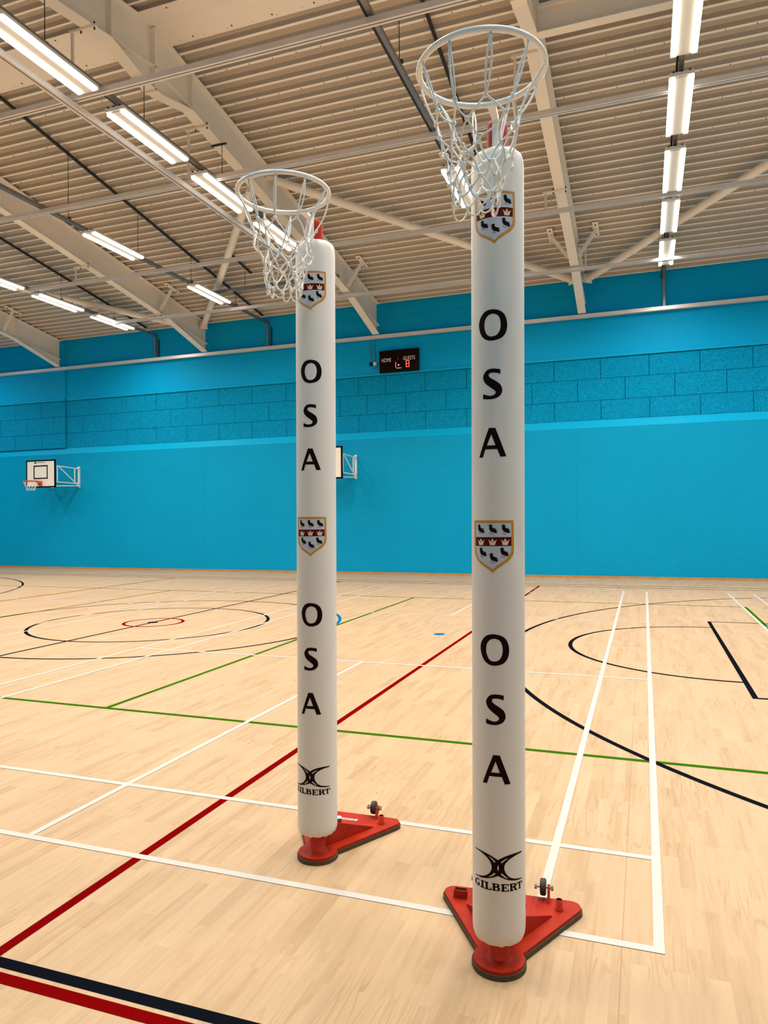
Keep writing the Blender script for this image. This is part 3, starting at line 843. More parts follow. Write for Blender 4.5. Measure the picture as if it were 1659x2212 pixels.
# ------------------------------------------------------------------ basketball goals
def goal(xc, label, hook):
    e = empty('basketball_goal', (xc, 18.30, 0))
    bd = MB(); bd.box(-0.60, 0.60, 0.0, 0.03, 2.71, 3.60, 'board_white'); bd.build('backboard', e)
    br = MB(); t = 0.045
    for (x0, x1, z0, z1) in ((-0.605, 0.605, 2.705, 2.705 + t), (-0.605, 0.605, 3.605 - t, 3.605), (-0.605, -0.605 + t, 2.705, 3.605), (0.605 - t, 0.605, 2.705, 3.605)):
        br.box(x0, x1, -0.004, 0.034, z0, z1, 'black_paint_and_shade')
    br.build('border', e)
    sq = MB(); t = 0.04
    for (x0, x1, z0, z1) in ((-0.295, 0.295, 2.985, 2.985 + t), (-0.295, 0.295, 3.39, 3.39 + t), (-0.295, -0.295 + t, 2.985, 3.43), (0.295 - t, 0.295, 2.985, 3.43)):
        sq.box(x0, x1, -0.003, 0.001, z0, z1, 'black_paint_and_shade')
    sq.build('target_square', e)
    lg = MB(); lg.box(-0.26, -0.18, -0.003, 0, 3.495, 3.54, 'black_paint_and_shade')
    for i in range(9): lg.box(-0.16 + i * 0.04, -0.135 + i * 0.04, -0.003, 0, 3.51, 3.53, 'black_paint_and_shade')
    lg.build('printed_mark', e)
    hp = MB(); zr = 2.90; yr = -0.40
    hp.tube([(0.225 * math.cos(a), yr + 0.225 * math.sin(a), zr) for a in [2 * math.pi * i / 36 for i in range(36)]], 0.012, 'orange_paint', 8, closed=True)
    hp.box(-0.07, 0.07, -0.175, -0.165, zr - 0.02, zr + 0.012, 'orange_paint')
    hp.add([(-0.07, -0.004, zr + 0.02), (0.07, -0.004, zr + 0.02), (0.07, -0.17, zr + 0.01), (-0.07, -0.17, zr + 0.01), (-0.07, -0.004, zr - 0.14), (0.07, -0.004, zr - 0.14)],
           [(0, 1, 2, 3), (0, 3, 4), (1, 5, 2), (3, 2, 5, 4), (0, 4, 5, 1)], 'orange_paint')
    for i in range(12):
        a = 2 * math.pi * i / 12
        hp.box(0.225 * math.cos(a) - 0.006, 0.225 * math.cos(a) + 0.006, yr + 0.225 * math.sin(a) - 0.006, yr + 0.225 * math.sin(a) + 0.006, zr - 0.03, zr, 'orange_paint')
    hp.build('hoop', e)
    nt_ = MB(); rows = [(0.225, zr - 0.02), (0.19, zr - 0.10), (0.155, zr - 0.18), (0.13, zr - 0.25), (0.12, zr - 0.30)]
    K = 12
    for j in range(len(rows) - 1):
        for i in range(K):
            a0 = 2 * math.pi * (i + (j % 2) * 0.5) / K
            for s_ in (-0.5, 0.5):
                a1 = a0 + s_ * 2 * math.pi / K
                nt_.tube([(rows[j][0] * math.cos(a0), yr + rows[j][0] * math.sin(a0), rows[j][1]), (rows[j + 1][0] * math.cos(a1), yr + rows[j + 1][0] * math.sin(a1), rows[j + 1][1])], 0.0045, 'rope_white', 5, caps=False)
    nt_.build('net', e)
    for sx in (-0.57, 0.57):
        fr = MB(); W_ = YF - 18.30
        for (p_, q_) in (((sx, 0.10, 3.40), (sx, W_ - 0.05, 3.36)), ((sx, 0.10, 2.88), (sx, W_ - 0.05, 2.86)), ((sx, 0.06, 2.75), (sx, W_ - 0.05, 2.79)), ((sx, 0.16, 3.40), (sx, W_ - 0.18, 2.88)),
                         ((sx, 0.12, 2.88), (sx, 0.12, 3.40)), ((sx, W_ - 0.22, 2.86), (sx, W_ - 0.22, 3.37)), ((sx, 0.045, 2.74), (sx, 0.045, 3.44))):
            fr.tube([p_, q_], 0.019, 'frame_white', 10)
        fr.box(sx - 0.03, sx + 0.03, W_ - 0.05, W_, 2.74, 3.44, 'frame_white')
        for zz in (2.80, 2.87, 3.37): fr.box(sx - 0.045, sx + 0.03, W_ - 0.10, W_ - 0.04, zz - 0.03, zz + 0.03, 'frame_white')
        fr.build('wall_frame', e)
    tag(e, label, 'basketball goal')
goal(-18.435, 'white basketball backboard with orange hoop on the left of the blue wall', True)
goal(-8.395, 'basketball backboard mostly hidden behind the left padded post', True)

# ------------------------------------------------------------------ netball posts
GFX = json.loads(r'''{"O":[[[0.00446,0.0544],[0.01113,0.0532],[0.01806,0.0514],[0.02455,0.04861],[0.03052,0.04474],[0.0361,0.03983],[0.04083,0.03364],[0.04464,0.02571],[0.04754,0.01643],[0.0492,0.00681],[0.0495,-0.00327],[0.04852,-0.0137],[0.04629,-0.02311],[0.04274,-0.03107],[0.038,-0.03795],[0.03243,-0.04361],[0.02587,-0.04788],[0.01847,-0.05086],[0.01094,-0.05292],[0.00326,-0.05423],[-0.00466,-0.0546],[-0.01229,-0.05382],[-0.01955,-0.05189],[-0.02656,-0.04884],[-0.03299,-0.04466],[-0.03865,-0.0394],[-0.04361,-0.03306],[-0.04789,-0.02558],[-0.05164,-0.01651],[-0.05457,-0.00634],[-0.05591,0.00351],[-0.05529,0.01274],[-0.05304,0.02161],[-0.04952,0.02959],[-0.04469,0.03675],[-0.03886,0.04313],[-0.03275,0.04814],[-0.02643,0.05139],[-0.01984,0.05332],[-0.01346,0.05454],[-0.00748,0.0552],[-0.00162,0.05512]],[[0.00307,0.03906],[0.00756,0.03772],[0.01233,0.03568],[0.01648,0.03268],[0.01977,0.02851],[0.02247,0.02334],[0.02448,0.01746],[0.02578,0.0106],[0.0264,0.00301],[0.02631,-0.00426],[0.02548,-0.01096],[0.02393,-0.01734],[0.02171,-0.02309],[0.01888,-0.0282],[0.01537,-0.03265],[0.01098,-0.03611],[0.0051,-0.03857],[-0.00174,-0.03994],[-0.00806,-0.0399],[-0.01338,-0.03833],[-0.01816,-0.0354],[-0.02232,-0.0313],[-0.02582,-0.02563],[-0.02864,-0.01883],[-0.03072,-0.01228],[-0.03196,-0.00661],[-0.03241,-0.00123],[-0.03224,0.00436],[-0.03154,0.01061],[-0.03023,0.01705],[-0.02818,0.02277],[-0.02514,0.02751],[-0.02143,0.03157],[-0.01779,0.03475],[-0.0145,0.03685],[-0.01125,0.03808],[-0.00788,0.03887],[-0.0044,0.03947],[-0.0008,0.03963]]],"S":[[[0.02645,0.05073],[0.01902,0.05188],[0.00853,0.05357],[-0.00124,0.05435],[-0.00907,0.05376],[-0.01622,0.05212],[-0.02255,0.04889],[-0.02835,0.0434],[-0.03325,0.03624],[-0.03592,0.02879],[-0.03566,0.02127],[-0.03306,0.01344],[-0.02871,0.00603],[-0.02205,-0.00083],[-0.01397,-0.00714],[-0.00691,-0.01249],[-0.00142,-0.01663],[0.00324,-0.01991],[0.00673,-0.02293],[0.00894,-0.02586],[0.01002,-0.02858],[0.00994,-0.03123],[0.00857,-0.03407],[0.00603,-0.03684],[0.00263,-0.03895],[-0.00157,-0.04028],[-0.00668,-0.04092],[-0.0126,-0.04053],[-0.02045,-0.0384],[-0.02941,-0.03514],[-0.03608,-0.03265],[-0.03628,-0.03772],[-0.03657,-0.0447],[-0.03677,-0.04978],[-0.03109,-0.05086],[-0.02329,-0.05225],[-0.01548,-0.05306],[-0.00804,-0.05319],[-0.00047,-0.05276],[0.00666,-0.05138],[0.01355,-0.04891],[0.02011,-0.04552],[0.02543,-0.04127],[0.02929,-0.03608],[0.03191,-0.0301],[0.03301,-0.0238],[0.0324,-0.01698],[0.03025,-0.00983],[0.02686,-0.00341],[0.02195,0.00183],[0.0158,0.00641],[0.00949,0.01078],[0.00278,0.01513],[-0.00418,0.01929],[-0.00963,0.02304],[-0.01263,0.02612],[-0.01399,0.02868],[-0.01443,0.03112],[-0.01424,0.03374],[-0.01314,0.03623],[-0.011,0.03812],[-0.00758,0.03919],[-0.00319,0.0397],[0.00145,0.03976],[0.00639,0.03935],[0.01158,0.03853],[0.01625,0.03754],[0.02034,0.03623],[0.02394,0.03474],[0.02641,0.03368],[0.02642,0.03873],[0.02643,0.04568]]],"A":[[[-0.01409,0.05288],[0.00878,0.05218],[0.04698,-0.048],[0.02568,-0.04894],[0.01531,-0.02248],[-0.02756,-0.02184],[-0.03712,-0.04905],[-0.05403,-0.04927]],[[-0.00571,0.02984],[0.00918,-0.00849],[-0.02151,-0.00862]]],"crest":[[[-0.08415,0.08738],[-0.04069,0.08729],[0.00311,0.08699],[0.04325,0.0866],[0.07356,0.08627],[0.07378,0.08081],[0.0741,0.07299],[0.07443,0.06412],[0.07468,0.05555],[0.07483,0.04773],[0.07493,0.03993],[0.07499,0.03163],[0.07498,0.02234],[0.07508,0.01095],[0.07522,-0.00195],[0.07511,-0.01432],[0.07445,-0.02413],[0.07318,-0.03038],[0.07148,-0.0343],[0.06939,-0.03723],[0.06695,-0.04049],[0.06419,-0.04433],[0.0611,-0.04809],[0.05772,-0.05169],[0.05407,-0.05505],[0.05003,-0.05809],[0.04567,-0.06087],[0.04121,-0.06356],[0.03689,-0.06631],[0.03266,-0.06919],[0.02844,-0.07211],[0.02431,-0.07499],[0.02038,-0.07776],[0.01657,-0.08035],[0.01284,-0.08283],[0.00939,-0.08527],[0.00643,-0.08774],[0.004,-0.09048],[0.00199,-0.09338],[0.00041,-0.09597],[-0.00072,-0.09777],[-0.00179,-0.09671],[-0.00329,-0.09523],[-0.00528,-0.09339],[-0.00779,-0.09127],[-0.01103,-0.08879],[-0.01493,-0.08594],[-0.01922,-0.08296],[-0.02361,-0.08006],[-0.02819,-0.07737],[-0.03312,-0.07475],[-0.03816,-0.07204],[-0.04305,-0.06907],[-0.04779,-0.06577],[-0.05249,-0.06223],[-0.05707,-0.05854],[-0.06139,-0.05475],[-0.06541,-0.05088],[-0.06914,-0.04688],[-0.07251,-0.04276],[-0.07544,-0.03851],[-0.07768,-0.03432],[-0.07922,-0.03011],[-0.08035,-0.02552],[-0.08136,-0.02015],[-0.08228,-0.01402],[-0.08292,-0.00729],[-0.08339,0.00018],[-0.08377,0.00856],[-0.08406,0.01834],[-0.08421,0.02926],[-0.08428,0.04043],[-0.08432,0.05093],[-0.08432,0.06132],[-0.08427,0.07181],[-0.0842,0.08097]],[[-0.07282,0.07775],[-0.03716,0.07775],[0.00201,0.07755],[0.03807,0.07723],[0.06443,0.07692],[0.06448,0.0707],[0.06457,0.06175],[0.06465,0.05178],[0.06471,0.04244],[0.06477,0.03394],[0.06482,0.02547],[0.06484,0.01719],[0.06481,0.00929],[0.06485,0.00158],[0.06491,-0.00594],[0.06477,-0.01289],[0.06417,-0.01887],[0.06314,-0.02347],[0.06179,-0.02699],[0.06001,-0.03014],[0.0577,-0.03362],[0.05475,-0.03769],[0.05129,-0.04196],[0.04752,-0.04612],[0.04367,-0.04988],[0.03967,-0.05306],[0.03545,-0.05585],[0.03117,-0.05851],[0.02697,-0.06125],[0.02276,-0.06411],[0.01849,-0.06697],[0.01436,-0.06987],[0.01058,-0.07281],[0.00701,-0.07611],[0.0036,-0.07964],[0.00069,-0.08281],[-0.00136,-0.08502],[-0.00401,-0.08318],[-0.00783,-0.08054],[-0.0122,-0.0776],[-0.01642,-0.07487],[-0.0204,-0.07252],[-0.02448,-0.07028],[-0.02868,-0.06795],[-0.03298,-0.06536],[-0.03759,-0.06246],[-0.0425,-0.05933],[-0.04737,-0.05605],[-0.05175,-0.05267],[-0.05544,-0.0492],[-0.05862,-0.0456],[-0.0614,-0.04188],[-0.06393,-0.03803],[-0.06618,-0.03435],[-0.06802,-0.03072],[-0.06954,-0.0266],[-0.07082,-0.02145],[-0.07179,-0.01492],[-0.07241,-0.00737],[-0.0728,0.00072],[-0.07308,0.00886],[-0.07322,0.01703],[-0.07317,0.02545],[-0.07305,0.03401],[-0.07296,0.04263],[-0.07292,0.05214],[-0.07288,0.0623],[-0.07285,0.07141]],[[-0.07301,0.02828],[0.06486,0.02835],[0.06478,-0.00264],[-0.07283,-0.00329]]],"bird":[[[-0.0178,0.01309],[-0.01583,0.01473],[-0.01302,0.01503],[-0.01087,0.01716],[-0.00754,0.01828],[-0.00419,0.01742],[-0.002,0.01458],[-0.00184,0.01127],[-0.00269,0.00863],[2e-05,0.00695],[0.00344,0.00492],[0.00902,0.00336],[0.01547,0.00145],[0.01114,0.00019],[0.0076,0.00023],[0.01149,-0.00131],[0.01618,-0.00353],[0.01148,-0.00379],[0.01472,-0.00583],[0.01654,-0.00818],[0.01291,-0.00746],[0.01471,-0.01013],[0.01326,-0.01193],[0.00898,-0.0122],[0.00513,-0.01082],[0.00135,-0.00796],[-2e-05,-0.01026],[-0.00138,-0.00859],[-0.00425,-0.0069],[-0.00543,-0.00854],[-0.00676,-0.00654],[-0.00975,-0.00287],[-0.01239,0.00179],[-0.01387,0.00545],[-0.01354,0.00776],[-0.01171,0.01006],[-0.0127,0.01238],[-0.01567,0.01274]],[[-0.00542,-0.00655],[-0.00425,-0.00723],[-0.00811,-0.01182],[-0.00477,-0.01516],[-0.00578,-0.01598],[-0.00928,-0.0128],[-0.01309,-0.01342],[-0.01342,-0.01209],[-0.00977,-0.01147]],[[-0.00036,-0.0086],[0.001,-0.00862],[0.00082,-0.01424],[0.0034,-0.01361],[0.00374,-0.01494],[0.0003,-0.01589],[-0.00141,-0.0195],[-0.00242,-0.01899],[-0.00089,-0.01521],[-0.00427,-0.0155],[-0.00443,-0.01417],[-0.00071,-0.01389]]],"crown":[[[-0.00972,-0.00981],[-0.00557,-0.01101],[0.00544,-0.01116],[0.00979,-0.01008],[0.01068,-0.00381],[0.01282,0.00278],[0.01642,0.00867],[0.01105,0.00513],[0.0072,0.00353],[0.00342,0.00624],[0.00206,0.00924],[3e-05,0.01323],[-0.002,0.00929],[-0.00335,0.00633],[-0.0072,0.00373],[-0.011,0.00542],[-0.01577,0.00877],[-0.01233,0.00312],[-0.01053,-0.00351]],[[-0.00135,0.00167],[0.00136,0.00164],[0.00135,-0.00118],[-0.00135,-0.00114]],[[-0.0072,0.00373],[-0.00436,0.00502],[-0.00336,0.00236],[-0.00637,0.0014]],[[0.0072,0.00353],[0.00427,0.0049],[0.00324,0.00227],[0.0065,0.00123]]],"birds_at":[[-0.04742,0.05466],[-0.00105,0.0547],[0.04391,0.05433],[-0.03882,-0.02682],[0.00156,-0.04556],[0.03865,-0.02632]],"crowns_at":[[-0.04711,0.01112],[-0.00248,0.0116],[0.04177,0.01135]],"logo":[[[-0.09703,0.0479],[-0.08736,0.04876],[-0.07578,0.04885],[-0.06573,0.04825],[-0.05767,0.04753],[-0.05015,0.04661],[-0.04264,0.04523],[-0.03475,0.04324],[-0.02681,0.04076],[-0.01937,0.03791],[-0.01192,0.03445],[-0.00483,0.0307],[6e-05,0.02793],[0.00422,0.03048],[0.01017,0.03395],[0.01624,0.03708],[0.0219,0.03947],[0.02772,0.04152],[0.03364,0.04327],[0.03973,0.04473],[0.046,0.04587],[0.0523,0.04672],[0.05846,0.04721],[0.0647,0.04741],[0.07154,0.04752],[0.08035,0.04755],[0.09055,0.04708],[0.09881,0.04617],[0.09701,0.04494],[0.09463,0.04321],[0.09295,0.04192],[0.08331,0.04173],[0.07144,0.04042],[0.06151,0.03822],[0.05403,0.03575],[0.0475,0.03297],[0.04186,0.02997],[0.03702,0.02675],[0.0329,0.02343],[0.02956,0.02033],[0.0271,0.0179],[0.02537,0.01575],[0.02399,0.01288],[0.02279,0.00857],[0.02193,0.00354],[0.0216,-0.00098],[0.02191,-0.00441],[0.02275,-0.00734],[0.02393,-0.01037],[0.02536,-0.01373],[0.02714,-0.01721],[0.02946,-0.02075],[0.03243,-0.02453],[0.03597,-0.02842],[0.04003,-0.03186],[0.04477,-0.03474],[0.05013,-0.03728],[0.05568,-0.03941],[0.06124,-0.04103],[0.06708,-0.04227],[0.07337,-0.04342],[0.08115,-0.04463],[0.08993,-0.04604],[0.09686,-0.04746],[0.0973,-0.04818],[0.09791,-0.04918],[0.09836,-0.04991],[0.09267,-0.04965],[0.08523,-0.04964],[0.07773,-0.04939],[0.07046,-0.04863],[0.06304,-0.04763],[0.05566,-0.0464],[0.04813,-0.0449],[0.04056,-0.04318],[0.03343,-0.04123],[0.02676,-0.03878],[0.02039,-0.03602],[0.01453,-0.03346],[0.00883,-0.031],[0.00358,-0.02869],[-6e-05,-0.02715],[-0.00337,-0.02873],[-0.00815,-0.03106],[-0.01323,-0.03335],[-0.0183,-0.03537],[-0.02372,-0.03738],[-0.02924,-0.0392],[-0.0348,-0.04073],[-0.04052,-0.04208],[-0.04644,-0.04334],[-0.05251,-0.04469],[-0.05888,-0.04599],[-0.06601,-0.04693],[-0.07538,-0.04735],[-0.08652,-0.048],[-0.09578,-0.0492],[-0.09528,-0.04836],[-0.09461,-0.04721],[-0.09413,-0.04638],[-0.08956,-0.04557],[-0.08351,-0.04465],[-0.07743,-0.04358],[-0.07156,-0.0423],[-0.0656,-0.04086],[-0.05976,-0.03914],[-0.05394,-0.03716],[-0.04817,-0.0349],[-0.04283,-0.03212],[-0.03783,-0.0286],[-0.03314,-0.02448],[-0.02919,-0.02004],[-0.02594,-0.01518],[-0.02335,-0.0099],[-0.02186,-0.00452],[-0.02161,0.00095],[-0.02242,0.00655],[-0.02423,0.01214],[-0.0271,0.01772],[-0.03102,0.02321],[-0.03576,0.02828],[-0.04124,0.03263],[-0.04772,0.03641],[-0.05559,0.03986],[-0.06694,0.04313],[-0.08133,0.04513],[-0.09373,0.04532],[-0.09469,0.04609],[-0.09603,0.04715]],[[-0.03659,0.03899],[-0.02257,0.03268],[-0.00843,0.02164],[-0.01233,0.01725],[-0.02098,0.02675]],[[0.03854,0.0358],[0.02246,0.02999],[0.00926,0.02069],[0.01279,0.0169],[0.02245,0.02534]],[[-0.03592,-0.03647],[-0.02272,-0.0319],[-0.01478,-0.0266],[-0.00853,-0.02028],[-0.01241,-0.01723],[-0.02111,-0.02614]],[[0.00917,-0.02117],[0.01272,-0.01767],[0.02233,-0.02581],[0.03835,-0.03864],[0.02231,-0.03201]],[[0.00033,0.01088],[0.00231,0.00483],[0.00276,0.00021],[0.00229,-0.00525],[0.00028,-0.01083],[-0.00186,-0.00559],[-0.00231,-0.0002],[-0.00183,0.0045]]],"word":[[[-0.07487,-0.05889],[-0.07882,-0.05601],[-0.08076,-0.05964],[-0.07874,-0.06178]],[[-0.07882,-0.05601],[-0.08374,-0.05557],[-0.08318,-0.0591],[-0.08076,-0.05964]],[[-0.08374,-0.05557],[-0.08897,-0.0576],[-0.0856,-0.06022],[-0.08318,-0.0591]],[[-0.08897,-0.0576],[-0.09367,-0.06161],[-0.08763,-0.06274],[-0.0856,-0.06022]],[[-0.09367,-0.06161],[-0.09682,-0.06671],[-0.08886,-0.06619],[-0.08763,-0.06274]],[[-0.09682,-0.06671],[-0.09749,-0.07189],[-0.08902,-0.06995],[-0.08886,-0.06619]],[[-0.09749,-0.07189],[-0.09538,-0.07631],[-0.08803,-0.07341],[-0.08902,-0.06995]],[[-0.09538,-0.07631],[-0.09108,-0.07949],[-0.08611,-0.07605],[-0.08803,-0.07341]],[[-0.09108,-0.07949],[-0.08567,-0.0811],[-0.08364,-0.07745],[-0.08611,-0.07605]],[[-0.08567,-0.0811],[-0.08027,-0.08088],[-0.0811,-0.07736],[-0.08364,-0.07745]],[[-0.08027,-0.08088],[-0.07577,-0.07865],[-0.07893,-0.07575],[-0.0811,-0.07736]],[[-0.07577,-0.07865],[-0.07277,-0.07458],[-0.07748,-0.07282],[-0.07893,-0.07575]],[[-0.07819,-0.07993],[-0.07117,-0.07984],[-0.07204,-0.06845],[-0.07897,-0.06897]],[[-0.08255,-0.07144],[-0.06953,-0.07056],[-0.06975,-0.06781],[-0.08272,-0.06887]],[[-0.07645,-0.05483],[-0.07359,-0.05442],[-0.07289,-0.06361],[-0.07639,-0.06233]],[[-0.06762,-0.08134],[-0.04965,-0.08063],[-0.04972,-0.07693],[-0.06746,-0.07776]],[[-0.06663,-0.05933],[-0.05007,-0.0579],[-0.05014,-0.0542],[-0.06646,-0.05575]],[[-0.06284,-0.08095],[-0.05388,-0.08061],[-0.05401,-0.05442],[-0.06215,-0.05518]],[[-0.04836,-0.08115],[-0.02283,-0.08059],[-0.02316,-0.077],[-0.04843,-0.07745]],[[-0.04878,-0.05842],[-0.0336,-0.05811],[-0.03384,-0.05449],[-0.04884,-0.05472]],[[-0.04456,-0.08082],[-0.03568,-0.0804],[-0.03711,-0.05443],[-0.04533,-0.05455]],[[-0.02741,-0.07784],[-0.02307,-0.07803],[-0.02377,-0.07034],[-0.02612,-0.07021]],[[-0.02091,-0.0802],[-0.0068,-0.07965],[-0.00684,-0.07639],[-0.02094,-0.07686]],[[-0.02114,-0.0578],[-0.00702,-0.05781],[-0.00706,-0.05455],[-0.02117,-0.05445]],[[-0.01805,-0.08001],[-0.00959,-0.07968],[-0.00985,-0.05444],[-0.01831,-0.05438]],[[-0.00985,-0.05444],[-0.00095,-0.05492],[-0.0048,-0.05791],[-0.00981,-0.05772]],[[-0.00095,-0.05492],[0.00348,-0.05655],[-0.00313,-0.05875],[-0.0048,-0.05791]],[[0.00348,-0.05655],[0.00489,-0.05915],[-0.00256,-0.06003],[-0.00313,-0.05875]],[[0.00489,-0.05915],[0.00493,-0.06332],[-0.00254,-0.06177],[-0.00256,-0.06003]],[[0.00493,-0.06332],[0.00303,-0.06611],[-0.00336,-0.06323],[-0.00254,-0.06177]],[[0.00303,-0.06611],[-0.00138,-0.06706],[-0.00501,-0.06415],[-0.00336,-0.06323]],[[-0.00138,-0.06706],[-0.00972,-0.06681],[-0.00975,-0.06403],[-0.00501,-0.06415]],[[-0.00973,-0.06555],[-0.00029,-0.06588],[-0.00414,-0.06843],[-0.00971,-0.06832]],[[-0.00029,-0.06588],[0.00498,-0.06775],[-0.00191,-0.06927],[-0.00414,-0.06843]],[[0.00498,-0.06775],[0.00694,-0.07086],[-0.00106,-0.0713],[-0.00191,-0.06927]],[[0.00694,-0.07086],[0.00699,-0.07576],[-0.00103,-0.07428],[-0.00106,-0.0713]],[[0.00699,-0.07576],[0.00481,-0.07854],[-0.00213,-0.07573],[-0.00103,-0.07428]],[[0.00481,-0.07854],[-0.00015,-0.07977],[-0.00406,-0.07642],[-0.00213,-0.07573]],[[-0.00015,-0.07977],[-0.00959,-0.07968],[-0.00962,-0.0764],[-0.00406,-0.07642]],[[0.0098,-0.08082],[0.03792,-0.08202],[0.03786,-0.07864],[0.00977,-0.07746]],[[0.00958,-0.05831],[0.03754,-0.05944],[0.03748,-0.05607],[0.00955,-0.05495]],[[0.01309,-0.08074],[0.02138,-0.08079],[0.02106,-0.0549],[0.01282,-0.05486]],[[0.02124,-0.06914],[0.02795,-0.06945],[0.02791,-0.06635],[0.0212,-0.06604]],[[0.02574,-0.07191],[0.02912,-0.07212],[0.029,-0.06383],[0.02562,-0.06362]],[[0.03384,-0.08158],[0.03792,-0.08202],[0.03775,-0.07215],[0.03542,-0.0719]],[[0.03344,-0.05565],[0.03748,-0.05607],[0.03764,-0.06541],[0.03531,-0.06515]],[[0.04091,-0.08193],[0.05629,-0.08173],[0.05601,-0.07837],[0.04085,-0.07849]],[[0.04053,-0.05894],[0.05437,-0.05923],[0.05409,-0.05587],[0.04047,-0.0555]],[[0.04388,-0.08178],[0.05247,-0.08164],[0.05072,-0.05568],[0.04311,-0.05549]],[[0.05127,-0.05571],[0.06048,-0.05642],[0.0567,-0.05939],[0.05151,-0.05908]],[[0.06048,-0.05642],[0.06554,-0.05827],[0.05856,-0.06031],[0.0567,-0.05939]],[[0.06554,-0.05827],[0.06752,-0.06105],[0.0593,-0.06164],[0.05856,-0.06031]],[[0.06752,-0.06105],[0.06822,-0.06541],[0.0595,-0.06345],[0.0593,-0.06164]],[[0.06822,-0.06541],[0.06638,-0.06821],[0.05875,-0.06492],[0.0595,-0.06345]],[[0.06638,-0.06821],[0.06137,-0.06896],[0.05703,-0.06582],[0.05875,-0.06492]],[[0.06137,-0.06896],[0.05216,-0.06842],[0.05196,-0.06556],[0.05703,-0.06582]],[[0.05266,-0.06714],[0.06122,-0.06767],[0.0659,-0.07169],[0.0679,-0.0785],[0.07274,-0.07811],[0.0733,-0.08121],[0.06924,-0.0827],[0.06287,-0.08159],[0.05991,-0.07882],[0.05799,-0.07255],[0.05289,-0.07025]],[[0.07915,-0.08175],[0.09049,-0.08213],[0.09069,-0.0789],[0.07877,-0.07851]],[[0.08137,-0.08175],[0.08776,-0.08195],[0.08814,-0.05695],[0.07928,-0.05675]],[[0.07033,-0.06042],[0.09932,-0.06136],[0.09987,-0.05818],[0.06975,-0.05722]],[[0.06975,-0.05722],[0.07386,-0.05693],[0.07315,-0.06697],[0.07155,-0.06707]],[[0.09406,-0.05744],[0.09987,-0.05818],[0.09821,-0.06796],[0.09596,-0.06767]]],"place":{"A":[["crest",[-1.4742,2.6702]],["O",[-1.5494,2.2882]],["S",[-1.5659,2.0816]],["A",[-1.5679,1.8756]],["crest",[-1.5648,1.5175]],["O",[-1.5038,1.1515]],["S",[-1.4707,0.9432]],["A",[-1.4321,0.733]],["logo",[-1.4148,0.3935]]],"B":[["crest",[-1.3721,2.6896]],["O",[-1.3641,2.3049]],["S",[-1.4114,2.0979]],["A",[-1.3972,1.8921]],["crest",[-1.4138,1.5374]],["O",[-1.3845,1.1675]],["S",[-1.4237,0.9605]],["A",[-1.4335,0.7509]],["logo",[-1.5155,0.4097]]]}}''')
RP = 0.0945
def wrap_shape(mb, loops, mat, phi0, z0, off, step=0.005):
    """tessellate flat loops (u, z in metres), slice them finely and wrap them on the sleeve"""
    bm = bmesh.new()
    flat = [p for l in loops for p in l]
    tris = tessellate_polygon([[Vector((p[0] * 1000, p[1] * 1000, 0)) for p in l] for l in loops])
    vs = [bm.verts.new((p[0], p[1], 0)) for p in flat]
    for t in tris:
        try: bm.faces.new([vs[i] for i in t])
        except ValueError: pass
    u0 = min(p[0] for p in flat); u1 = max(p[0] for p in flat)
    u = math.ceil(u0 / step) * step
    while u < u1:
        bmesh.ops.bisect_plane(bm, geom=bm.verts[:] + bm.edges[:] + bm.faces[:], plane_co=(u, 0, 0), plane_no=(1, 0, 0))
        u += step
    bm.verts.ensure_lookup_table(); bm.verts.index_update()
    out = []; R_ = RP + off
    for v in bm.verts:
        ph = phi0 + v.co.x / RP
        out.append((R_ * math.cos(ph), R_ * math.sin(ph), z0 + v.co.y))
    fs = []
    for f in bm.faces:
        ids = [v.index for v in f.verts]
        c_ = f.calc_center_median(); ph = phi0 + c_.x / RP
        nrm = None
        a, b_, c2 = [Vector(out[i]) for i in ids[:3]]
        nrm = (b_ - a).cross(c2 - a)
        if nrm.dot(Vector((math.cos(ph), math.sin(ph), 0))) < 0: ids = ids[::-1]
        fs.append(ids)
    mb.add(out, fs, mat); bm.free()

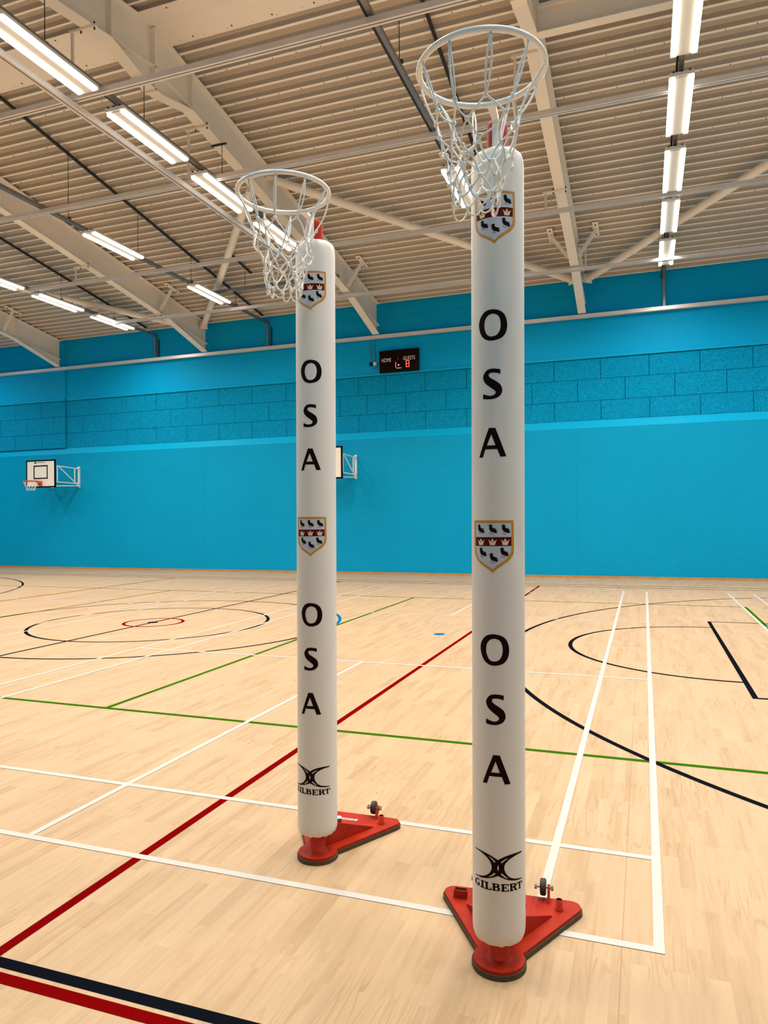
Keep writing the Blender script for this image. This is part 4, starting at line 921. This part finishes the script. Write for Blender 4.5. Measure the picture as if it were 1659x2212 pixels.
def netball_post(loc, rz, lean, which, label, seed, ring_dir):
    rnd = random.Random(seed)
    e = empty('netball_post', loc, rz)
    inv = Matrix.Rotation(-rz, 3, 'Z')
    lv = inv @ Vector((lean[0], lean[1], 0))
    def xf(p): return (p[0] + lv.x * p[2], p[1] + lv.y * p[2], p[2])
    # ---- base plate
    cor = []
    def rc(cx, cy, r_, a0, a1, n_=7): return [(cx + r_ * math.cos(math.radians(a0 + (a1 - a0) * i / (n_ - 1))), cy + r_ * math.sin(math.radians(a0 + (a1 - a0) * i / (n_ - 1)))) for i in range(n_)]
    def outline(g_):
        o_ = []
        o_ += rc(0.235, 0.41 , 0.045 + g_, -30, 90)
        o_ += rc(-0.235, 0.41, 0.045 + g_, 90, 210)
        o_ += [(-0.088 - g_ * 0.9, 0.050)]
        a_ = math.degrees(math.atan2(0.045, -0.085))
        o_ += rc(0, 0, 0.092 + g_, a_ , 360 + math.degrees(math.atan2(0.045, 0.085)), 28)
        o_ += [(0.088 + g_ * 0.9, 0.050)]
        return o_
    b_ = MB(); b_.prism(outline(0.0), 0.019, 0.030, 'red_paint'); base = b_.build('base_plate', e)
    b_ = MB(); b_.prism(outline(0.006), 0.0025, 0.019, 'rubber_edge'); b_.build('rubber_mat', e)
    # fins from the tube to the corners
    for s_ in (-1, 1):
        tip = Vector((s_ * 0.167, 0.317, 0)); root = Vector((s_ * 0.012, 0.03, 0)); d_ = (tip - root).normalized(); nn = Vector((d_.y, -d_.x, 0)) * 0.004
        vs = []
        for q in (nn, -nn): vs += [root + q + Vector((0, 0, 0.03)), tip + q + Vector((0, 0, 0.03)), tip + q + Vector((0, 0, 0.034)), root + q + Vector((0, 0, 0.16))]
        b_ = MB(); b_.add(vs, [(0, 1, 2, 3), (7, 6, 5, 4), (0, 4, 5, 1), (1, 5, 6, 2), (2, 6, 7, 3), (3, 7, 4, 0)], 'red_paint'); b_.build('fin', e)
    # wheels
    for s_ in (-1, 1):
        wx, wy, wz = s_ * 0.128, 0.452, 0.075
        w_ = MB(); w_.lathe([(0.0, -0.010), (0.012, -0.012), (0.029, -0.012), (0.0325, -0.009), (0.0335, 0.0), (0.0325, 0.009), (0.029, 0.012), (0.012, 0.012), (0.0, 0.010)], 'black_rubber', 28, (wx, wy, wz), axis='X')
        wo = w_.build('wheel', e)
        a_ = MB(); a_.tube([(wx - s_ * 0.034, wy, wz), (wx + s_ * 0.042, wy, wz)], 0.005, 'bolt', 10)
        for hx in (wx - s_ * 0.030, wx + s_ * 0.037): a_.lathe([(0, -0.005), (0.011, -0.005), (0.011, 0.005), (0, 0.005)], 'bolt', 6, (hx, wy, wz), axis='X', smooth=False)
        a_.build('axle', e)
        g_ = MB(); gx = wx + s_ * 0.023
        vs = []
        for q in (-0.005, 0.005): vs += [(gx + q, 0.405, 0.03), (gx + q, 0.435, 0.03), (gx + q, 0.466, 0.075), (gx + q, 0.452, 0.089), (gx + q, 0.438, 0.081)]
        g_.add(vs, [(0, 1, 2, 3, 4), (9, 8, 7, 6, 5), (0, 5, 6, 1), (1, 6, 7, 2), (2, 7, 8, 3), (3, 8, 9, 4), (4, 9, 5, 0)], 'red_paint'); g_.build('wheel_bracket', e)
    s_ = MB(); s_.lathe([(0.017, 0.0), (0.017, 0.004), (0.0135, 0.006), (0.0135, 0.042), (0.0105, 0.042)], 'red_paint', 24, (0.196, 0.372, 0.03)); s_.lathe([(0.0105, 0.042), (0.010, 0.036), (0.0, 0.036)], 'black_paint_and_shade', 24, (0.196, 0.372, 0.03)); s_.build('round_socket', e)  # black disc stands in for the shade inside the tube
    s_ = MB()
    for (x0, x1, y0, y1) in ((-0.231, -0.177, 0.355, 0.358), (-0.231, -0.177, 0.382, 0.385), (-0.231, -0.228, 0.355, 0.385), (-0.180, -0.177, 0.355, 0.385)): s_.box(x0, x1, y0, y1, 0.03, 0.062, 'red_paint')
    s_.box(-0.2275, -0.1805, 0.3585, 0.3815, 0.03, 0.0585, 'black_paint_and_shade'); s_.build('square_socket', e)  # black block painted as the shade in the hollow socket
    k_ = MB(); k_.lathe([(0.004, 0.03), (0.004, 0.062)], 'dark_metal', 10, (0.008, 0.245, 0)); k_.lathe([(0, 0.062), (0.016, 0.062), (0.016, 0.088), (0, 0.088)], 'rubber_edge', 20, (0.008, 0.245, 0))
    k_.lathe([(0.017, 0.088), (0.017, 0.092), (0, 0.093)], 'socket_white', 20, (0.008, 0.245, 0)); k_.build('knob', e)
    l_ = MB(); l_.box(-0.06, 0.066, 0.360, 0.386, 0.03, 0.0306, 'black_paint_and_shade'); l_.box(-0.058, 0.040, 0.363, 0.383, 0.0306, 0.031, 'label_white'); l_.box(0.044, 0.063, 0.363, 0.383, 0.0306, 0.031, 'label_white')
    for i in range(10): l_.box(-0.050 + i * 0.0088, -0.045 + i * 0.0088, 0.368, 0.379, 0.031, 0.0313, 'black_paint_and_shade')
    l_.box(0.049, 0.058, 0.370, 0.376, 0.031, 0.0313, 'black_paint_and_shade'); l_.build('maker_label', e)
    # ---- red pole
    p_ = MB(); p_.lathe([(0.050, 0.030), (0.043, 0.034), (0.038, 0.036), (0.037, 3.02), (0.0355, 3.033), (0.031, 3.043), (0.022, 3.049), (0.0, 3.05)], 'red_paint', 40)
    p_.build('pole', e, xf=xf)
    bz = MB(); bz.tube([(0.0, 0.036, 3.0), (0.0, 0.046, 3.0)], 0.006, 'bolt', 8); bz.build('bolt', e, xf=xf)
    # ---- sleeve
    zs = {'A': (0.105, 2.925), 'B': (0.118, 2.935)}[which]
    prof = [(0.040, zs[0] + 0.020), (0.060, zs[0] + 0.006), (0.075, zs[0] + 0.004), (0.086, zs[0] + 0.012), (0.0925, zs[0] + 0.030), (RP, zs[0] + 0.05)]
    nz = 60
    for i in range(1, nz): prof.append((RP, zs[0] + 0.05 + (zs[1] - zs[0] - 0.10) * i / nz))
    prof += [(RP, zs[1] - 0.05), (0.0925, zs[1] - 0.030), (0.087, zs[1] - 0.014), (0.078, zs[1] - 0.003), (0.065, zs[1] + 0.002), (0.050, zs[1] + 0.003), (0.038, zs[1] - 0.004)]
    sl = MB(); nseg = 120; vs = []
    ph_ = [rnd.random() * 6.28 for _ in range(6)]
    for (r_, z_) in prof:
        edge = 0.0
        dt = min(abs(z_ - zs[0]), abs(zs[1] - z_))
        if dt < 0.06: edge = (1 - dt / 0.06)
        for kx in range(nseg):
            t = 2 * math.pi * kx / nseg
            wob = edge * (0.0007 if which == 'A' or z_ > 1.5 else 0.0014) * (math.sin(11 * t + ph_[0]) + 0.7 * math.sin(17 * t + ph_[1]) + 0.5 * math.sin(7 * t + ph_[2]))
            zz = z_ + edge * (0.0010 if which == 'A' or z_ > 1.5 else 0.0022) * (math.sin(13 * t + ph_[3]) + 0.6 * math.sin(19 * t + ph_[4]))
            rr = r_ + wob
            if which == 'A':  # small dent on the right side near the middle crest
                ap = (t - math.radians(-32)); ap = (ap + math.pi) % (2 * math.pi) - math.pi
                g_ = math.exp(-(ap / 0.22) ** 2 - ((z_ - 1.51) / 0.035) ** 2); rr -= 0.007 * g_
            vs.append((rr * math.cos(t - rz), rr * math.sin(t - rz), zz))
    m_ = len(prof); fs = []
    for i in range(m_ - 1):
        for kx in range(nseg): fs.append((i * nseg + kx, i * nseg + (kx + 1) % nseg, (i + 1) * nseg + (kx + 1) % nseg, (i + 1) * nseg + kx))
    sl.add(vs, fs, 'vinyl', True)
    sleeve = sl.build('padded_sleeve', e, xf=xf); sleeve['label'] = 'long white padded sleeve'
    # ---- printing on the sleeve
    for kind, (phi, z0) in GFX['place'][which]:
        ph = phi - rz
        g_ = MB()
        if kind in 'OSA':
            wrap_shape(g_, GFX[kind], 'ink', ph, z0, 0.0006); nm = 'letter'
        elif kind == 'crest':
            C_ = GFX['crest']
            wrap_shape(g_, [C_[0], C_[1]], 'gold', ph, z0, 0.0006)
            wrap_shape(g_, [C_[1]], 'field', ph, z0, 0.0004)
            wrap_shape(g_, [C_[2]], 'maroon', ph, z0, 0.0008)
            for (du, dz) in GFX['birds_at']:
                B_ = GFX['bird']
                for bi, lp in enumerate(B_): wrap_shape(g_, [[(a + du, c2 + dz) for a, c2 in lp]], 'bird_black' if bi == 0 else 'bird_leg', ph, z0, 0.0010 if bi == 0 else 0.0009)
            for (du, dz) in GFX['crowns_at']:
                for bi, lp in enumerate(GFX['crown']): wrap_shape(g_, [[(a + du, c2 + dz) for a, c2 in lp]], 'crown_cream' if bi == 0 else 'bird_black', ph, z0, 0.0010 if bi == 0 else 0.0012)
            nm = 'shield_crest'
        else:
            wrap_shape(g_, GFX['logo'], 'ink', ph, z0, 0.0006)
            for lp in GFX['word']: wrap_shape(g_, [lp], 'ink', ph, z0, 0.0006)
            nm = 'printed_emblem'
        g_.build(nm, sleeve, recalc=False, xf=xf)
    # ---- hoop, its tapered arm and upright plate
    rd_ = inv @ Vector((math.cos(ring_dir), math.sin(ring_dir), 0)); sd_ = Vector((-rd_.y, rd_.x, 0))
    RR, rr = 0.1990, 0.0098
    ctr = rd_ * 0.325
    ZH = 3.045
    h_ = MB(); h_.tube([tuple(ctr + Vector((RR * math.cos(a), RR * math.sin(a), ZH))) for a in [2 * math.pi * i / 72 for i in range(72)]], rr, 'ring_white', 14, closed=True)
    th0 = math.atan2(rd_.y, rd_.x)
    K = 10; att = [th0 + 2 * math.pi * (i + 0.5) / K for i in range(K)]
    for a in att:
        c_ = ctr + Vector((RR * math.cos(a), RR * math.sin(a), ZH)); t_ = Vector((-math.sin(a), math.cos(a), 0))
        h_.tube([tuple(c_ + t_ * 0.004 * math.cos(q) + Vector((0, 0, -0.0098 - 0.006 + 0.006 * math.sin(q)))) for q in [math.pi * 2 * i / 8 for i in range(8)]], 0.0016, 'ring_white', 6, closed=True)
    hoop = h_.build('hoop', e, xf=xf)
    a_ = MB(); vs = []
    prof_a = [(0.135, 0.033, 0.0), (0.128, 0.020, 0.0), (0.11, 0.014, 0.0), (0.055, 0.0115, -0.004), (0.040, 0.0110, -0.010)]
    for (s_, w_, dz) in prof_a:
        for q, zt in ((-1, 0.006), (1, 0.006), (1, -0.008), (-1, -0.008)):
            p3 = rd_ * s_ + sd_ * (q * w_); vs.append((p3.x, p3.y, ZH + dz + zt))
    fs = []
    for i in range(len(prof_a) - 1):
        for kx in range(4): fs.append((4 * i + kx, 4 * i + (kx + 1) % 4, 4 * i + 4 + (kx + 1) % 4, 4 * i + 4 + kx))
    a_.add(vs, fs, 'ring_white')
    top = rd_ * 0.044
    vs = []
    for zt in (ZH + 0.004, 2.86):
        for q, dd in ((-1, 0.004), (1, 0.004), (1, -0.006), (-1, -0.006)):
            p3 = top + sd_ * (q * 0.0112) + rd_ * dd; vs.append((p3.x, p3.y, zt))
    a_.add(vs, [(0, 1, 2, 3), (4, 7, 6, 5), (0, 4, 5, 1), (1, 5, 6, 2), (2, 6, 7, 3), (3, 7, 4, 0)], 'ring_white')
    a_.build('hoop_arm', e, xf=xf)
    # ---- knotted rope net
    nt_ = MB(); rp_ = 0.0031
    sway = {'A': (-0.012, -0.01), 'B': (0.006, 0.0)}[which]
    rows = [(0.146, 0.158), (0.123, 0.215), (0.105, 0.268), (0.091, 0.320), (0.080, 0.368), (0.073, 0.412)]
    def node(j, a):
        R_, dz = rows[j]
        jr = 1 + rnd.uniform(-0.17, 0.17); ja = rnd.uniform(-0.13, 0.13); jz = rnd.uniform(-0.014, 0.014)
        f_ = dz / 0.45
        return ctr + Vector((R_ * jr * math.cos(a + ja) + sway[0] * f_, R_ * jr * math.sin(a + ja) + sway[1] * f_, ZH - dz + jz))
    def strand(p_, q_, sag, sg=None):
        p_ = Vector(p_); q_ = Vector(q_); d_ = q_ - p_; L_ = d_.length
        s1 = Vector((rnd.uniform(-1, 1), rnd.uniform(-1, 1), rnd.uniform(-0.4, 0.4))) * sag * L_
        pts = []
        for i in range(8):
            t = i / 7
            pts.append(tuple(p_ + d_ * t + s1 * (4 * t * (1 - t)) + Vector((0, 0, -0.05 * L_)) * math.sin(math.pi * t) * (0.5)))
        nt_.tube(pts, rp_, 'rope_white', 6, caps=False)
    def knot(c_):
        c_ = Vector(c_)
        for w_ in range(3):
            ax = Vector((rnd.uniform(-1, 1), rnd.uniform(-1, 1), rnd.uniform(-0.3, 0.3))).normalized(); b1 = ax.cross(Vector((0, 0, 1))).normalized(); b2 = Vector((0, 0, 1)) * 0.9 + ax * 0.2
            nt_.tube([tuple(c_ + (b1 * math.cos(q) + b2 * math.sin(q)) * 0.0052 + ax * 0.0030 * (w_ - 1)) for q in [2 * math.pi * i / 8 for i in range(8)]], 0.0034, 'rope_white', 6, closed=True)
    grid = []
    for j in range(len(rows)):
        off = 0.0 if j % 2 == 0 else math.pi / K
        grid.append([node(j, att[i] + off) for i in range(K)])
    for i in range(K):
        a = att[i]; tp = ctr + Vector((RR * math.cos(a), RR * math.sin(a), ZH - 0.020)); tg = Vector((-math.sin(a), math.cos(a), 0))
        bt = grid[0][i]
        dn = (bt - tp)
        # elongated loop through the hook
        pts = []
        bul = rnd.uniform(0.004, 0.0085); inw = Vector((math.cos(a), math.sin(a), 0)) * rnd.uniform(-0.012, 0.012)
        for q in range(11):
            t = 1 - q / 10; pts.append(tuple(tp + dn * t + tg * bul * math.sin(math.pi * min(1, (1 - t) * 0.95 + 0.02)) * 0.9 + inw * math.sin(math.pi * t)))
        pts.append(tuple(tp + Vector((0, 0, 0.007))))
        for q in range(11):
            t = q / 10; pts.append(tuple(tp + dn * t - tg * bul * math.sin(math.pi * min(1, (1 - t) * 0.95 + 0.02)) * 0.9 + inw * math.sin(math.pi * t)))
        nt_.tube(pts, rp_, 'rope_white', 6, caps=False)
        knot(bt)
    for j in range(len(rows) - 1):
        for i in range(K):
            # neighbours in the next row
            if j % 2 == 0: nb = (i, (i - 1) % K)
            else: nb = (i, (i + 1) % K)
            for q in nb: strand(grid[j][i], grid[j + 1][q], 0.14)
            knot(grid[j + 1][i])
    last = grid[-1]
    for i in range(K):
        p_ = Vector(last[i]); q_ = Vector(last[(i + 1) % K]); dp = rnd.uniform(0.022, 0.050); out_ = rnd.uniform(-0.008, 0.012)
        mid = (p_ + q_) / 2; rad = (mid - ctr); rad.z = 0; rad.normalize()
        pts = []
        for s2 in range(13):
            t = s2 / 12; pts.append(tuple(p_.lerp(q_, 0.5 - 0.5 * math.cos(math.pi * t)) + Vector((0, 0, -dp)) * math.sin(math.pi * t) ** 0.8 + rad * out_ * math.sin(math.pi * t)))
        nt_.tube(pts, rp_, 'rope_white', 6, caps=False)
    nt_.build('net', e, xf=xf, recalc=False)
    tag(e, label, 'netball post', 'padded netball posts')
    return e

netball_post((-0.512, 2.599, 0), math.radians(3.8), (0.0092, 0.0), 'A', 'nearer and larger white padded netball post on red triangular base, right of centre', 11, math.radians(-88))
netball_post((-1.489, 3.152, 0), math.radians(1.5), (0.0057, 0.0), 'B', 'farther and smaller white padded netball post on red base, left of the other', 23, math.radians(-90))
